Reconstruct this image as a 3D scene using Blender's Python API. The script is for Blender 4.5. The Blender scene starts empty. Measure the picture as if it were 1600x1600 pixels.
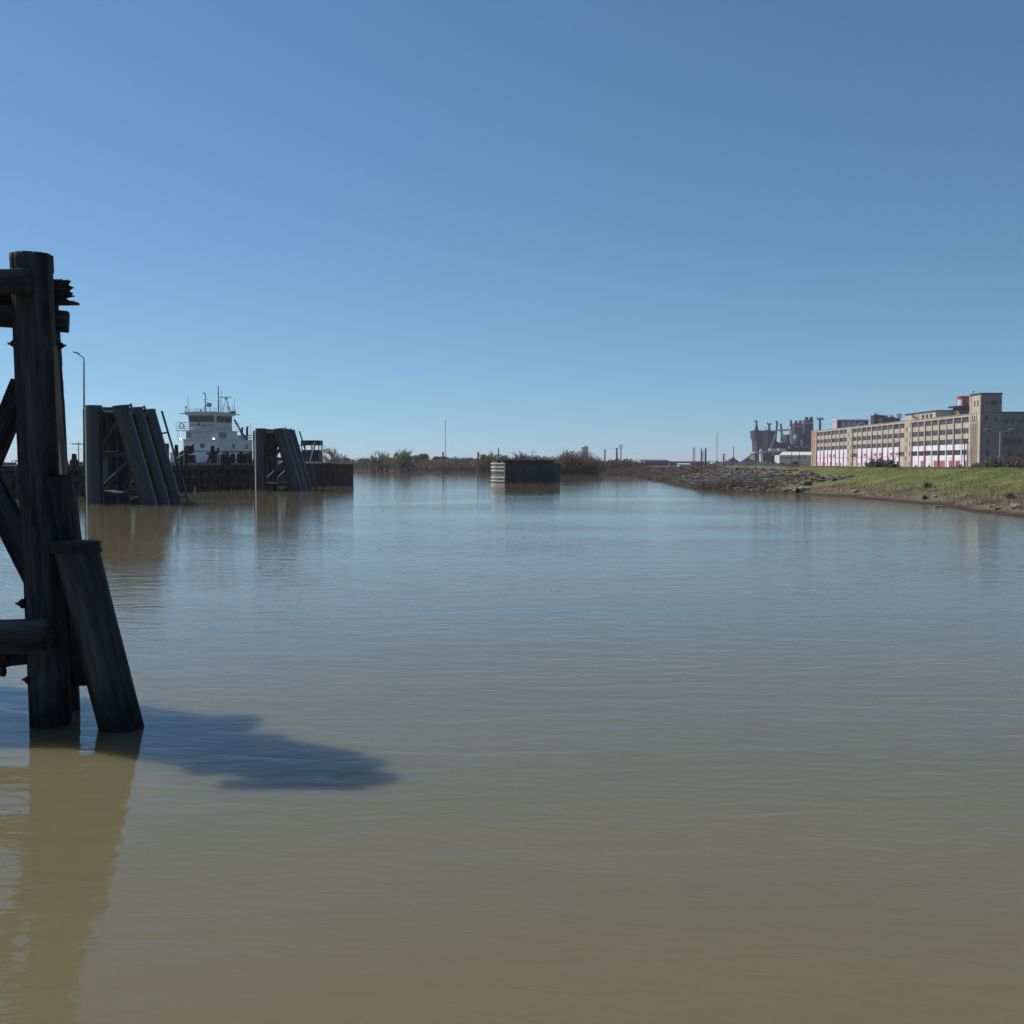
import bpy, math, random
import numpy as np
from mathutils import Vector, Matrix, noise, Euler
R = math.radians
sc = bpy.context.scene
col = sc.collection

# ------------------------------------------------------------------ camera
CAM_Z = 2.4; F = 1640.0; PITCH = math.atan(75 / F)
cd = bpy.data.cameras.new('camera'); cam = bpy.data.objects.new('camera', cd); col.objects.link(cam)
cam.location = (0, 0, CAM_Z); cam.rotation_euler = (R(90) - PITCH, 0, 0)
cd.sensor_width = 36; cd.sensor_fit = 'HORIZONTAL'; cd.lens = 36 * F / 1600
cd.clip_start = 0.1; cd.clip_end = 20000
sc.camera = cam

# ------------------------------------------------------------------ sky, sun, exposure
AZ = 27.0      # the sun stands this many degrees ahead of due left
EL = 49.0
sun_dir = Vector((-math.cos(R(AZ)) * math.cos(R(EL)), math.sin(R(AZ)) * math.cos(R(EL)), math.sin(R(EL))))
w = bpy.data.worlds.new('World'); sc.world = w; w.use_nodes = True
nt = w.node_tree; bg = nt.nodes['Background']
sky = nt.nodes.new('ShaderNodeTexSky'); sky.sky_type = 'NISHITA'; sky.sun_disc = False
sky.sun_elevation = R(EL); sky.sun_rotation = R(-(90 - AZ))
sky.altitude = 0; sky.air_density = 0.9; sky.dust_density = 0.2; sky.ozone_density = 3.0
wb = nt.nodes.new('ShaderNodeMix'); wb.data_type = 'RGBA'; wb.blend_type = 'MULTIPLY'; wb.inputs[0].default_value = 1
nt.links.new(sky.outputs[0], wb.inputs[6]); wb.inputs[7].default_value = (0.715, 0.94, 1.0, 1); nt.links.new(wb.outputs[2], bg.inputs[0])
tcw = nt.nodes.new('ShaderNodeTexCoord'); va = nt.nodes.new('ShaderNodeVectorMath'); va.operation = 'ADD'; va.inputs[1].default_value = (0, 0, 0.05)
nm_ = nt.nodes.new('ShaderNodeVectorMath'); nm_.operation = 'NORMALIZE'
nt.links.new(tcw.outputs['Generated'], va.inputs[0]); nt.links.new(va.outputs[0], nm_.inputs[0]); nt.links.new(nm_.outputs[0], sky.inputs[0])
bg.inputs[1].default_value = 0.1
sd = bpy.data.lights.new('sun', 'SUN'); sd.energy = 4.4; sd.angle = R(0.55); sd.color = (1, 0.95, 0.88)
so = bpy.data.objects.new('sun', sd); col.objects.link(so)
so.rotation_euler = sun_dir.to_track_quat('Z', 'Y').to_euler(); so.location = (-60, 40, 80)
sc.view_settings.view_transform = 'Standard'; sc.view_settings.look = 'None'
sc.view_settings.exposure = 0.0; sc.view_settings.gamma = 1
sc.cycles.use_denoising = True
sc.cycles.max_bounces = 6; sc.cycles.diffuse_bounces = 2; sc.cycles.glossy_bounces = 3
sc.cycles.volume_bounces = 1; sc.cycles.transmission_bounces = 2
sc.cycles.caustics_reflective = False; sc.cycles.caustics_refractive = False
sc.cycles.sample_clamp_indirect = 4

# ------------------------------------------------------------------ helpers
CP, SP = math.cos(PITCH), math.sin(PITCH)
def P(px, py, Y):
    """the point at distance Y that the photograph shows at pixel px, py"""
    u = (px - 800) / F; v = (800 - py) / F
    dy = CP + v * SP; dz = -SP + v * CP
    s = Y / dy
    return Vector((u * s, Y, CAM_Z + dz * s))
def wloc(o):
    v = Vector((0, 0, 0))
    while o is not None:
        v += o.location; o = o.parent
    return v
def tag(o, label=None, cat=None, group=None, kind=None):
    if label: o['label'] = label
    if cat: o['category'] = cat
    if group: o['group'] = group
    if kind: o['kind'] = kind
    return o
def empty(name, loc, label=None, cat=None, group=None):
    o = bpy.data.objects.new(name, None); col.objects.link(o); o.location = loc
    o.empty_display_size = 0.3
    return tag(o, label, cat, group)
def copy_tree(o, parent=None):
    c = o.copy(); col.objects.link(c); c.parent = parent
    for ch in list(o.children):
        copy_tree(ch, c)
    return c
def frame_of(d):
    d = Vector(d).normalized()
    a = Vector((0, 0, 1)) if abs(d.z) < 0.9 else Vector((0, 1, 0))
    x = d.cross(a).normalized(); y = d.cross(x).normalized()
    return x, y, d
class MB:
    def __init__(s): s.v = []; s.f = []; s.m = []
    def add(s, vs, fs, m=0):
        b = len(s.v); s.v += [tuple(v) for v in vs]
        for f in fs: s.f.append(tuple(i + b for i in f)); s.m.append(m)
        return s
    def box(s, x0, x1, y0, y1, z0, z1, m=0, rz=0, piv=None):
        vs = [Vector(p) for p in ((x0,y0,z0),(x1,y0,z0),(x1,y1,z0),(x0,y1,z0),(x0,y0,z1),(x1,y0,z1),(x1,y1,z1),(x0,y1,z1))]
        if rz:
            pv = Vector(piv) if piv is not None else Vector(((x0+x1)/2,(y0+y1)/2,0))
            M = Matrix.Rotation(rz, 3, 'Z'); vs = [M @ (v - pv) + pv for v in vs]
        return s.add(vs, [(0,3,2,1),(4,5,6,7),(0,1,5,4),(1,2,6,5),(2,3,7,6),(3,0,4,7)], m)
    def bar(s, p0, p1, wd, ht, m=0):
        p0 = Vector(p0); p1 = Vector(p1); x, y, d = frame_of(p1 - p0)
        vs = []
        for p in (p0, p1):
            for a, b in ((-1,-1),(1,-1),(1,1),(-1,1)): vs.append(p + x*a*wd/2 + y*b*ht/2)
        return s.add(vs, [(3,2,1,0),(4,5,6,7),(0,1,5,4),(1,2,6,5),(2,3,7,6),(3,0,4,7)], m)
    def tube(s, p0, p1, r0, r1=None, n=8, m=0, caps=True):
        r1 = r0 if r1 is None else r1
        p0 = Vector(p0); p1 = Vector(p1); x, y, d = frame_of(p1 - p0)
        vs = []
        for p, r in ((p0, r0), (p1, r1)):
            for k in range(n):
                a = 2*math.pi*k/n; vs.append(p + x*math.cos(a)*r + y*math.sin(a)*r)
        fs = [(k, (k+1) % n, n+(k+1) % n, n+k) for k in range(n)]
        if caps: fs += [tuple(range(n-1, -1, -1)), tuple(range(n, 2*n))]
        return s.add(vs, fs, m)
    def prism(s, pts, z0, z1, m=0):
        n = len(pts); vs = [(a, b, z0) for a, b in pts] + [(a, b, z1) for a, b in pts]
        return s.add(vs, [(k, (k+1) % n, n+(k+1) % n, n+k) for k in range(n)] + [tuple(range(n-1, -1, -1)), tuple(range(n, 2*n))], m)
    def ball(s, c, r, m=0, n=8, sq=(1,1,1), jit=0, rnd=None):
        c = Vector(c); vs = []; rings = max(3, n//2)
        for i in range(rings+1):
            t = math.pi*i/rings
            for k in range(n):
                a = 2*math.pi*k/n; q = 1 + (rnd.uniform(-jit, jit) if jit else 0)
                vs.append(c + Vector((math.sin(t)*math.cos(a)*sq[0], math.sin(t)*math.sin(a)*sq[1], math.cos(t)*sq[2]))*r*q)
        fs = [(i*n+k, (i+1)*n+k, (i+1)*n+(k+1) % n, i*n+(k+1) % n) for i in range(rings) for k in range(n)]
        return s.add(vs, fs, m)
    def build(s, name, mats, parent=None, loc=None, smooth=False):
        if not isinstance(mats, (list, tuple)): mats = [mats]
        off = wloc(parent)
        o_loc = Vector(loc) if loc is not None else Vector((0, 0, 0))
        if parent is None and loc is not None: off = Vector(loc)
        me = bpy.data.meshes.new(name)
        me.from_pydata([(a-off.x, b-off.y, c-off.z) for a, b, c in s.v], [], s.f)
        for mt in mats: me.materials.append(mt)
        if len(mats) > 1: me.polygons.foreach_set('material_index', s.m)
        if smooth: me.polygons.foreach_set('use_smooth', [True]*len(s.f))
        me.validate(); me.update()
        o = bpy.data.objects.new(name, me); col.objects.link(o); o.parent = parent
        if parent is None: o.location = o_loc
        return o

def mat(name, c1, c2=None, rough=0.8, scale=1.0, stretch=(1,1,1), metal=0.0, bump=0.0, bscale=None, detail=6, lo=0.35, hi=0.65, spec=0.3, c3=None, s3=0.2, t3=(0.55, 0.7), sss=0):
    m = bpy.data.materials.new(name); m.use_nodes = True
    n = m.node_tree.nodes; l = m.node_tree.links; b = n['Principled BSDF']
    b.inputs['Roughness'].default_value = rough; b.inputs['Metallic'].default_value = metal
    b.inputs['Specular IOR Level'].default_value = spec
    c1 = tuple(c1)+(1,); b.inputs['Base Color'].default_value = c1
    if c2 is not None or bump:
        tc = n.new('ShaderNodeTexCoord'); mp = n.new('ShaderNodeMapping'); mp.inputs['Scale'].default_value = stretch
        l.new(tc.outputs['Object'], mp.inputs[0])
    if c2 is not None:
        nz = n.new('ShaderNodeTexNoise'); nz.inputs['Scale'].default_value = scale; nz.inputs['Detail'].default_value = detail
        nz.inputs['Roughness'].default_value = 0.65
        cr = n.new('ShaderNodeValToRGB'); cr.color_ramp.elements[0].position = lo; cr.color_ramp.elements[1].position = hi
        cr.color_ramp.elements[0].color = c1; cr.color_ramp.elements[1].color = tuple(c2)+(1,)
        l.new(mp.outputs[0], nz.inputs[0]); l.new(nz.outputs[0], cr.inputs[0])
        out = cr.outputs[0]
        if c3 is not None:
            n3 = n.new('ShaderNodeTexNoise'); n3.inputs['Scale'].default_value = s3; n3.inputs['Detail'].default_value = 4
            mr = n.new('ShaderNodeMapRange'); mr.inputs[1].default_value = t3[0]; mr.inputs[2].default_value = t3[1]
            mx = n.new('ShaderNodeMix'); mx.data_type = 'RGBA'
            l.new(mp.outputs[0], n3.inputs[0]); l.new(n3.outputs[0], mr.inputs[0]); l.new(mr.outputs[0], mx.inputs[0])
            l.new(out, mx.inputs[6]); mx.inputs[7].default_value = tuple(c3)+(1,); out = mx.outputs[2]
        l.new(out, b.inputs['Base Color'])
    if bump:
        nb = n.new('ShaderNodeTexNoise'); nb.inputs['Scale'].default_value = bscale or scale*3; nb.inputs['Detail'].default_value = 8
        bp = n.new('ShaderNodeBump'); bp.inputs['Strength'].default_value = 1; bp.inputs['Distance'].default_value = bump
        l.new(mp.outputs[0], nb.inputs[0]); l.new(nb.outputs[0], bp.inputs['Height']); l.new(bp.outputs[0], b.inputs['Normal'])
    return m

M = {}
M['pile'] = mat('creosoted timber', (0.012,0.012,0.014), (0.085,0.078,0.075), 0.8, 9, (1,1,0.08), bump=0.03, bscale=26, lo=0.38, hi=0.7, spec=0.2, c3=(0.17,0.15,0.13), s3=3, t3=(0.56,0.75))
def wet_band(m, z0=0.12, z1=0.55):
    n = m.node_tree.nodes; l = m.node_tree.links; b = n['Principled BSDF']; src = b.inputs['Base Color'].links[0].from_socket
    g_ = n.new('ShaderNodeNewGeometry'); sx = n.new('ShaderNodeSeparateXYZ'); l.new(g_.outputs['Position'], sx.inputs[0])
    t = n.new('ShaderNodeTexNoise'); t.inputs['Scale'].default_value = 9; l.new(g_.outputs['Position'], t.inputs[0])
    a = n.new('ShaderNodeMath'); a.operation = 'MULTIPLY_ADD'; l.new(t.outputs[0], a.inputs[0]); a.inputs[1].default_value = -0.45; l.new(sx.outputs['Z'], a.inputs[2])
    q = n.new('ShaderNodeMapRange'); q.inputs[1].default_value = z0-0.22; q.inputs[2].default_value = z1-0.3; q.inputs[3].default_value = 0.22; q.inputs[4].default_value = 1.0; l.new(a.outputs[0], q.inputs[0])
    mx = n.new('ShaderNodeMix'); mx.data_type = 'RGBA'; l.new(q.outputs[0], mx.inputs[0]); mx.inputs[6].default_value = (0.006,0.006,0.006,1); l.new(src, mx.inputs[7]); l.new(mx.outputs[2], b.inputs['Base Color'])
wet_band(M['pile'])
M['pile_far'] = mat('dark wet timber', (0.015,0.014,0.013), (0.08,0.068,0.058), 0.85, 3, (1,1,0.25), spec=0.2, c3=(0.22,0.19,0.16), s3=2.2, t3=(0.6,0.74))
M['batten'] = mat('grey weathered timber', (0.08,0.06,0.045), (0.3,0.23,0.16), 0.9, 8, (1,1,0.1), bump=0.01)
M['bare_wood'] = mat('freshly split timber', (0.45,0.35,0.22), (0.6,0.5,0.34), 0.9, 9, (1,1,0.1))
M['rust_iron'] = mat('rusty iron', (0.02,0.012,0.01), (0.07,0.03,0.018), 0.8, 12, metal=0.2)
M['wharf_edge'] = mat('sun bleached timber', (0.14,0.12,0.1), (0.32,0.28,0.22), 0.9, 3)
M['steel'] = mat('dark coated steel', (0.007,0.0095,0.014), (0.015,0.018,0.024), 0.42, 1.5, (1,1,0.3), spec=0.55, c3=(0.032,0.026,0.023), s3=1.2, t3=(0.6,0.8))
M['steel_top'] = mat('galvanised plate', (0.3,0.3,0.3), (0.45,0.44,0.42), 0.6, 4)
M['rust_wall'] = mat('rusted sheet piling', (0.042,0.024,0.022), (0.084,0.050,0.046), 0.85, 1.5, (1,1,0.3), c3=(0.050,0.046,0.042), s3=0.8)
M['cell_wall'] = mat('dark sheet piling', (0.025,0.027,0.032), (0.05,0.05,0.055), 0.75, 1.5, (1,1,0.3), c3=(0.07,0.05,0.04), s3=0.8)
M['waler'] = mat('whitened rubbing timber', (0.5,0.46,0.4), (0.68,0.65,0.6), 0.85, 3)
M['boat_white'] = mat('marine white paint', (0.5,0.53,0.57), (0.62,0.65,0.69), 0.45, 0.7, c3=(0.4,0.38,0.36), s3=0.6, t3=(0.6,0.85))
M['boat_blue'] = mat('blue trim paint', (0.05,0.22,0.45), (0.07,0.28,0.5), 0.45, 2)
M['boat_dark'] = mat('black deck paint', (0.02,0.02,0.025), (0.04,0.04,0.045), 0.6, 2)
M['glass'] = mat('dark window glass', (0.02,0.022,0.025), rough=0.08, spec=0.6)
M['boat_glass'] = mat('wheelhouse glass', (0.025,0.018,0.016), (0.05,0.035,0.03), rough=0.15, scale=1, spec=0.5)
M['lifering'] = mat('orange ring', (0.7,0.18,0.1), rough=0.6)
M['rubber'] = mat('black rubber and tar', (0.01,0.01,0.011), (0.03,0.027,0.025), 0.8, 3)
M['grey_metal'] = mat('grey metal', (0.22,0.23,0.25), (0.32,0.33,0.35), 0.5, 3, metal=0.3)
M['dark_metal'] = mat('dark metal', (0.022,0.024,0.03), (0.05,0.05,0.056), 0.6, 3)
M['bark'] = mat('grey brown bark', (0.07,0.055,0.045), (0.16,0.13,0.11), 0.95, 2)
M['twig'] = mat('bare twigs', (0.168,0.134,0.118), (0.302,0.252,0.210), 0.95, 0.6)
M['twig_dark'] = mat('dark stems', (0.101,0.076,0.067), (0.202,0.151,0.130), 0.95, 0.6)
M['leaf_spring'] = mat('young leaves', (0.160,0.176,0.059), (0.286,0.302,0.126), 0.8, 0.6)
M['leaf_dark'] = mat('evergreen leaves', (0.042,0.046,0.032), (0.084,0.080,0.055), 0.8, 0.4)
M['leaf_olive'] = mat('olive leaves', (0.168,0.151,0.092), (0.286,0.252,0.168), 0.8, 0.5)
M['leaf_bronze'] = mat('bronze buds', (0.202,0.151,0.118), (0.336,0.269,0.210), 0.85, 0.6)
M['dead_reed'] = mat('dead reeds', (0.134,0.101,0.063), (0.269,0.210,0.143), 0.95, 0.5)
for k_ in ('twig','leaf_spring','leaf_dark','leaf_olive','leaf_bronze','dead_reed'): M[k_]['leafy'] = 1
M['rock'] = mat('riprap rock', (0.084,0.067,0.066), (0.210,0.168,0.160), 0.9, 1.2, bump=0.05, bscale=4, c3=(0.302,0.260,0.244), s3=0.9, t3=(0.6,0.8))
M['concrete'] = mat('pale concrete', (0.300,0.276,0.228), (0.396,0.372,0.318), 0.9, 2)
M['cream'] = mat('cream concrete', (0.470,0.395,0.286), (0.605,0.521,0.395), 0.9, 0.35, (1,1,0.5), c3=(0.302,0.235,0.176), s3=0.22, t3=(0.58,0.82))
M['pilaster'] = mat('grey cream pilaster', (0.336,0.302,0.252), (0.504,0.445,0.361), 0.9, 0.5, (1,1,0.4))
M['orange_brick'] = mat('orange brick', (0.36,0.19,0.11), (0.5,0.28,0.17), 0.9, 0.8)
M['white_paint'] = mat('white painted wall', (0.78,0.77,0.79), (0.9,0.89,0.91), 0.85, 0.35, c3=(0.7,0.52,0.56), s3=0.25, t3=(0.56,0.72))
M['red_paint'] = mat('faded red paint', (0.36,0.06,0.075), (0.5,0.17,0.19), 0.85, 0.6)
M['win_grey'] = mat('dusty factory panes', (0.06,0.055,0.065), (0.15,0.135,0.15), 0.5, 0.6, spec=0.4, lo=0.3, hi=0.7)
M['win_frame'] = mat('window frame', (0.12,0.11,0.11), rough=0.7)
M['win_black'] = mat('broken window void', (0.015,0.015,0.018), (0.05,0.045,0.05), 0.6, 0.8)
M['shade_wall'] = mat('shade darkened grey', (0.15,0.135,0.13), (0.23,0.2,0.19), 0.9, 0.3, (1,1,0.4), c3=(0.14,0.12,0.12), s3=0.15)  # for faces turned from the sun, shade darkened into the colour
M['tar'] = mat('tar coping', (0.04,0.045,0.06), (0.08,0.08,0.1), 0.8, 0.6)
M['tank_red'] = mat('red tank paint', (0.42,0.05,0.05), (0.55,0.1,0.09), 0.6, 0.4)
M['white'] = mat('white paint', (0.75,0.75,0.77), (0.85,0.85,0.86), 0.7, 0.8)
M['graf_grey'] = mat('grey spray paint', (0.42,0.48,0.54), rough=0.8)
M['graf_dark'] = mat('dark spray paint', (0.03,0.035,0.06), rough=0.8)
M['graf_red'] = mat('dull red spray paint', (0.3,0.1,0.12), rough=0.8)
M['mural'] = mat('shaded mural wall', (0.04,0.05,0.09), (0.12,0.05,0.09), 0.85, 0.25)  # roof house front, its shade mixed into the dark mural colour
M['lit_pink_wall'] = mat('sunlit pink wall', (0.5,0.35,0.4), (0.7,0.58,0.62), 0.85, 0.5)  # lit side of the roof house, sunlight put into the pink colour
M['ware_white'] = mat('ivory corrugated cladding', (0.62,0.58,0.48), (0.76,0.72,0.62), 0.8, 0.3)
M['ship_grey'] = mat('navy grey hull', (0.025,0.03,0.037), (0.06,0.067,0.078), 0.6, 0.12, (1,1,0.4))
M['ship_brown'] = mat('rusty hull plating', (0.16,0.10,0.09), (0.3,0.2,0.18), 0.8, 0.15, (1,1,0.4))
M['ship_light'] = mat('pale grey ship paint', (0.4,0.42,0.44), (0.55,0.56,0.58), 0.6, 0.15)
M['ship_dark'] = mat('dark ship steel', (0.015,0.017,0.022), (0.035,0.036,0.044), 0.7, 0.15)
M['funnel_red'] = mat('funnel red', (0.2,0.05,0.06), rough=0.6)
M['coal'] = mat('dark aggregate', (0.029,0.032,0.035), (0.067,0.067,0.071), 0.95, 0.2, bump=0.3, bscale=1)
M['blue_tarp'] = mat('light blue cladding', (0.12,0.3,0.5), (0.2,0.4,0.6), 0.7, 0.3)
M['roof_dark'] = mat('dark shed cladding', (0.05,0.055,0.06), (0.11,0.1,0.1), 0.8, 0.1)
M['rust_red'] = mat('tower red', (0.4,0.08,0.06), rough=0.7)

# ------------------------------------------------------------------ water
def water_material():
    m = bpy.data.materials.new('muddy canal water'); m.use_nodes = True
    n = m.node_tree.nodes; l = m.node_tree.links; b = n['Principled BSDF']
    b.inputs['IOR'].default_value = 1.333; b.inputs['Roughness'].default_value = 0.03
    b.inputs['Specular IOR Level'].default_value = 0.5
    b.subsurface_method = 'BURLEY' if hasattr(b, 'subsurface_method') else None
    b.inputs['Subsurface Weight'].default_value = 1.0
    b.inputs['Subsurface Radius'].default_value = (1.0, 0.8, 0.4); b.inputs['Subsurface Scale'].default_value = 0.6
    tc = n.new('ShaderNodeTexCoord')
    def nz(sx, sy, scale, det, rot=0, rough=0.5, dist=0.0):
        mp = n.new('ShaderNodeMapping'); mp.inputs['Scale'].default_value = (sx, sy, 1); mp.inputs['Rotation'].default_value = (0,0,R(rot))
        t = n.new('ShaderNodeTexNoise'); t.inputs['Scale'].default_value = scale; t.inputs['Detail'].default_value = det
        t.inputs['Roughness'].default_value = rough; t.inputs['Distortion'].default_value = dist
        l.new(tc.outputs['Object'], mp.inputs[0]); l.new(mp.outputs[0], t.inputs[0]); return t.outputs[0]
    def math_(op, a, b_):
        q = n.new('ShaderNodeMath'); q.operation = op
        for i, v in enumerate((a, b_)):
            if isinstance(v, (int, float)): q.inputs[i].default_value = v
            else: l.new(v, q.inputs[i])
        return q.outputs[0]
    patch = nz(0.35, 1.0, 0.12, 3, 4)
    mr = n.new('ShaderNodeMapRange'); mr.inputs[1].default_value = 0.35; mr.inputs[2].default_value = 0.65; mr.inputs[3].default_value = 0.4; mr.inputs[4].default_value = 1.0
    l.new(patch, mr.inputs[0])
    rip = math_('MULTIPLY', nz(0.36, 1.0, 5.5, 3, 5, 0.55, 0.6), math_('MULTIPLY', mr.outputs[0], 0.011))
    wav = math_('MULTIPLY', nz(0.33, 1.0, 1.9, 2, -4, 0.5, 0.5), math_('MULTIPLY', mr.outputs[0], 0.015))
    swell = math_('MULTIPLY', nz(0.4, 1.0, 0.35, 2, 10), 0.006)
    sp_ = n.new('ShaderNodeSeparateXYZ'); l.new(tc.outputs['Object'], sp_.inputs[0])
    calm = n.new('ShaderNodeMapRange'); calm.inputs[1].default_value = 30; calm.inputs[2].default_value = 95; calm.inputs[3].default_value = 1.0; calm.inputs[4].default_value = 0.4
    l.new(sp_.outputs['Y'], calm.inputs[0])
    h = math_('MULTIPLY', math_('ADD', math_('ADD', rip, wav), swell), calm.outputs[0])
    bp = n.new('ShaderNodeBump'); bp.inputs['Strength'].default_value = 1.0; bp.inputs['Distance'].default_value = 1.0
    l.new(h, bp.inputs['Height']); l.new(bp.outputs[0], b.inputs['Normal'])
    # silt clouds
    c = nz(0.5, 1.0, 0.07, 4, 20)
    cr = n.new('ShaderNodeValToRGB'); cr.color_ramp.elements[0].position = 0.35; cr.color_ramp.elements[1].position = 0.65
    cr.color_ramp.elements[0].color = (0.143,0.122,0.064,1); cr.color_ramp.elements[1].color = (0.161,0.138,0.074,1)
    l.new(c, cr.inputs[0]); l.new(cr.outputs[0], b.inputs['Base Color'])
    return m
M['water'] = water_material()
o = MB().add([(-5000,-300,0),(5000,-300,0),(5000,6500,0),(-5000,6500,0)], [(0,1,2,3)]).build('water', M['water'])
tag(o, kind='structure')

# ------------------------------------------------------------------ ground (one sheet, under the water too)
SHORE = [(14,-200),(18,0),(21,34),(23,47),(24.6,62),(24.5,76),(22.9,81),(22.7,87),(19.5,90),(17.6,96),(18.5,108),(19.5,125),(21.6,146),(23,187),(27,218),(20,238),(10,262),(0,296),(-10,307),(-30,330),(-65,390),(-200,450),(-1500,520),(-5000,600)]
def shore_dist(X, Y):
    d = np.full(X.shape, 1e9); 
    for (x0,y0),(x1,y1) in zip(SHORE[:-1], SHORE[1:]):
        dx, dy = x1-x0, y1-y0; t = np.clip(((X-x0)*dx+(Y-y0)*dy)/(dx*dx+dy*dy), 0, 1)
        d = np.minimum(d, np.hypot(X-x0-t*dx, Y-y0-t*dy))
    poly = SHORE + [(-5000,9000),(9000,9000),(9000,-200)]
    inside = np.zeros(X.shape, bool); n = len(poly)
    for i in range(n):
        (x0,y0),(x1,y1) = poly[i], poly[(i+1) % n]
        if y0 == y1: continue
        c = ((y0 > Y) != (y1 > Y)) & (X < (x1-x0)*(Y-y0)/(y1-y0)+x0)
        inside ^= c
    return np.where(inside, d, -d)
def n2(x, y, s, seed=0): return noise.noise(Vector((x*s, y*s, seed)))
def height(X, Y):
    X = np.asarray(X, float); Y = np.asarray(Y, float)
    s = shore_dist(X, Y)
    wob = np.array([n2(a, b, 0.35, 3)*0.9 + n2(a, b, 0.09, 7)*1.2 for a, b in zip(X.ravel(), Y.ravel())]).reshape(X.shape)
    s2 = s + wob*np.clip(1-np.abs(s)/25, 0, 1)*0.8
    near = np.clip((230 - Y)/60, 0, 1)       # the grassed levee of the near bank
    lev = np.interp(s2, [-30,-6,0,1.6,4.0,9.5,12,15,22,60], [-3,-1.0,0,0.42,0.85,2.0,2.1,2.06,1.5,0.9])
    far = np.interp(s2, [-30,-6,0,2,6,14,60], [-3,-1.0,0,0.5,1.2,1.7,1.3])
    return lev*near + far*(1-near)
def spaced(parts):
    out = []
    for a, b, st in parts: out += list(np.arange(a, b, st))
    out.append(parts[-1][1]); return np.array(out)
xs = spaced([(-5000,-1000,500),(-1000,-200,80),(-200,-80,10),(-80,14,3),(14,44,0.55),(44,90,3),(90,400,25),(400,1000,150),(1000,5000,800)])
ys = spaced([(-200,20,30),(20,40,4),(40,110,0.8),(110,250,1.6),(250,410,3),(410,600,20),(600,1200,100),(1200,6400,900)])
GX, GY = np.meshgrid(xs, ys); GZ = height(GX, GY)
for j in range(GX.shape[0]):
    for i in range(GX.shape[1]):
        if GZ[j, i] > 0 and 14 < GX[j, i] < 44 and GY[j, i] < 250:
            GZ[j, i] += 0.05*n2(GX[j, i], GY[j, i], 1.1, 1) + 0.07*n2(GX[j, i], GY[j, i], 0.4, 5)
nx, ny = len(xs), len(ys)
g = MB(); g.v = [tuple(v) for v in np.stack([GX.ravel(), GY.ravel(), GZ.ravel()], 1).tolist()]
g.f = [(j*nx+i, j*nx+i+1, (j+1)*nx+i+1, (j+1)*nx+i) for j in range(ny-1) for i in range(nx-1)]
g.m = [0]*len(g.f)
def ground_material():
    m = bpy.data.materials.new('levee soil and grass'); m.use_nodes = True
    n = m.node_tree.nodes; l = m.node_tree.links; b = n['Principled BSDF']; b.inputs['Roughness'].default_value = 0.95
    b.inputs['Specular IOR Level'].default_value = 0.15
    geo = n.new('ShaderNodeNewGeometry'); sep = n.new('ShaderNodeSeparateXYZ'); l.new(geo.outputs['Position'], sep.inputs[0])
    def nz(scale, det=6, rough=0.6):
        t = n.new('ShaderNodeTexNoise'); t.inputs['Scale'].default_value = scale; t.inputs['Detail'].default_value = det
        t.inputs['Roughness'].default_value = rough; l.new(geo.outputs['Position'], t.inputs[0]); return t.outputs[0]
    def ramp(src, p0, p1, c0, c1):
        cr = n.new('ShaderNodeValToRGB'); cr.color_ramp.elements[0].position = p0; cr.color_ramp.elements[1].position = p1
        cr.color_ramp.elements[0].color = c0+(1,); cr.color_ramp.elements[1].color = c1+(1,); l.new(src, cr.inputs[0]); return cr.outputs[0]
    grass = ramp(nz(0.5), 0.35, 0.68, (0.101,0.117,0.035), (0.179,0.187,0.062))
    mud = ramp(nz(1.3, 8), 0.3, 0.7, (0.094,0.069,0.043), (0.234,0.183,0.121))
    dry = ramp(nz(0.4), 0.35, 0.65, (0.109,0.082,0.066), (0.187,0.144,0.113))
    def mix(fac, a, b_):
        x = n.new('ShaderNodeMix'); x.data_type = 'RGBA'; l.new(fac, x.inputs[0]); l.new(a, x.inputs[6]); l.new(b_, x.inputs[7]); return x.outputs[2]
    def mr(src, a, b_):
        q = n.new('ShaderNodeMapRange'); q.inputs[1].default_value = a; q.inputs[2].default_value = b_; l.new(src, q.inputs[0]); return q.outputs[0]
    def add(a, b_, k):
        q = n.new('ShaderNodeMath'); q.operation = 'MULTIPLY_ADD'; l.new(b_, q.inputs[0]); q.inputs[1].default_value = k; l.new(a, q.inputs[2]); return q.outputs[0]
    zf = mr(add(sep.outputs['Z'], nz(0.5), 0.9), 0.85, 1.45)
    near = mix(zf, mud, grass)
    yf = mr(add(sep.outputs['Y'], nz(0.08), 20), 205, 235)
    c = mix(yf, near, dry)
    # wet band at the waterline
    wet = mr(sep.outputs['Z'], 0.22, 0.06); 
    wc = n.new('ShaderNodeRGB'); wc.outputs[0].default_value = (0.051,0.035,0.023,1)
    c = mix(wet, c, wc.outputs[0])
    l.new(c, b.inputs['Base Color'])
    bp = n.new('ShaderNodeBump'); bp.inputs['Distance'].default_value = 0.12; l.new(nz(3, 8, 0.7), bp.inputs['Height']); l.new(bp.outputs[0], b.inputs['Normal'])
    return m
M['ground'] = ground_material()
tag(g.build('ground', M['ground'], smooth=True), kind='structure')
def gz(x, y): return float(height(np.array([float(x)]), np.array([float(y)]))[0])
def gzs(xs_, ys_): return height(np.array(xs_), np.array(ys_))

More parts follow.
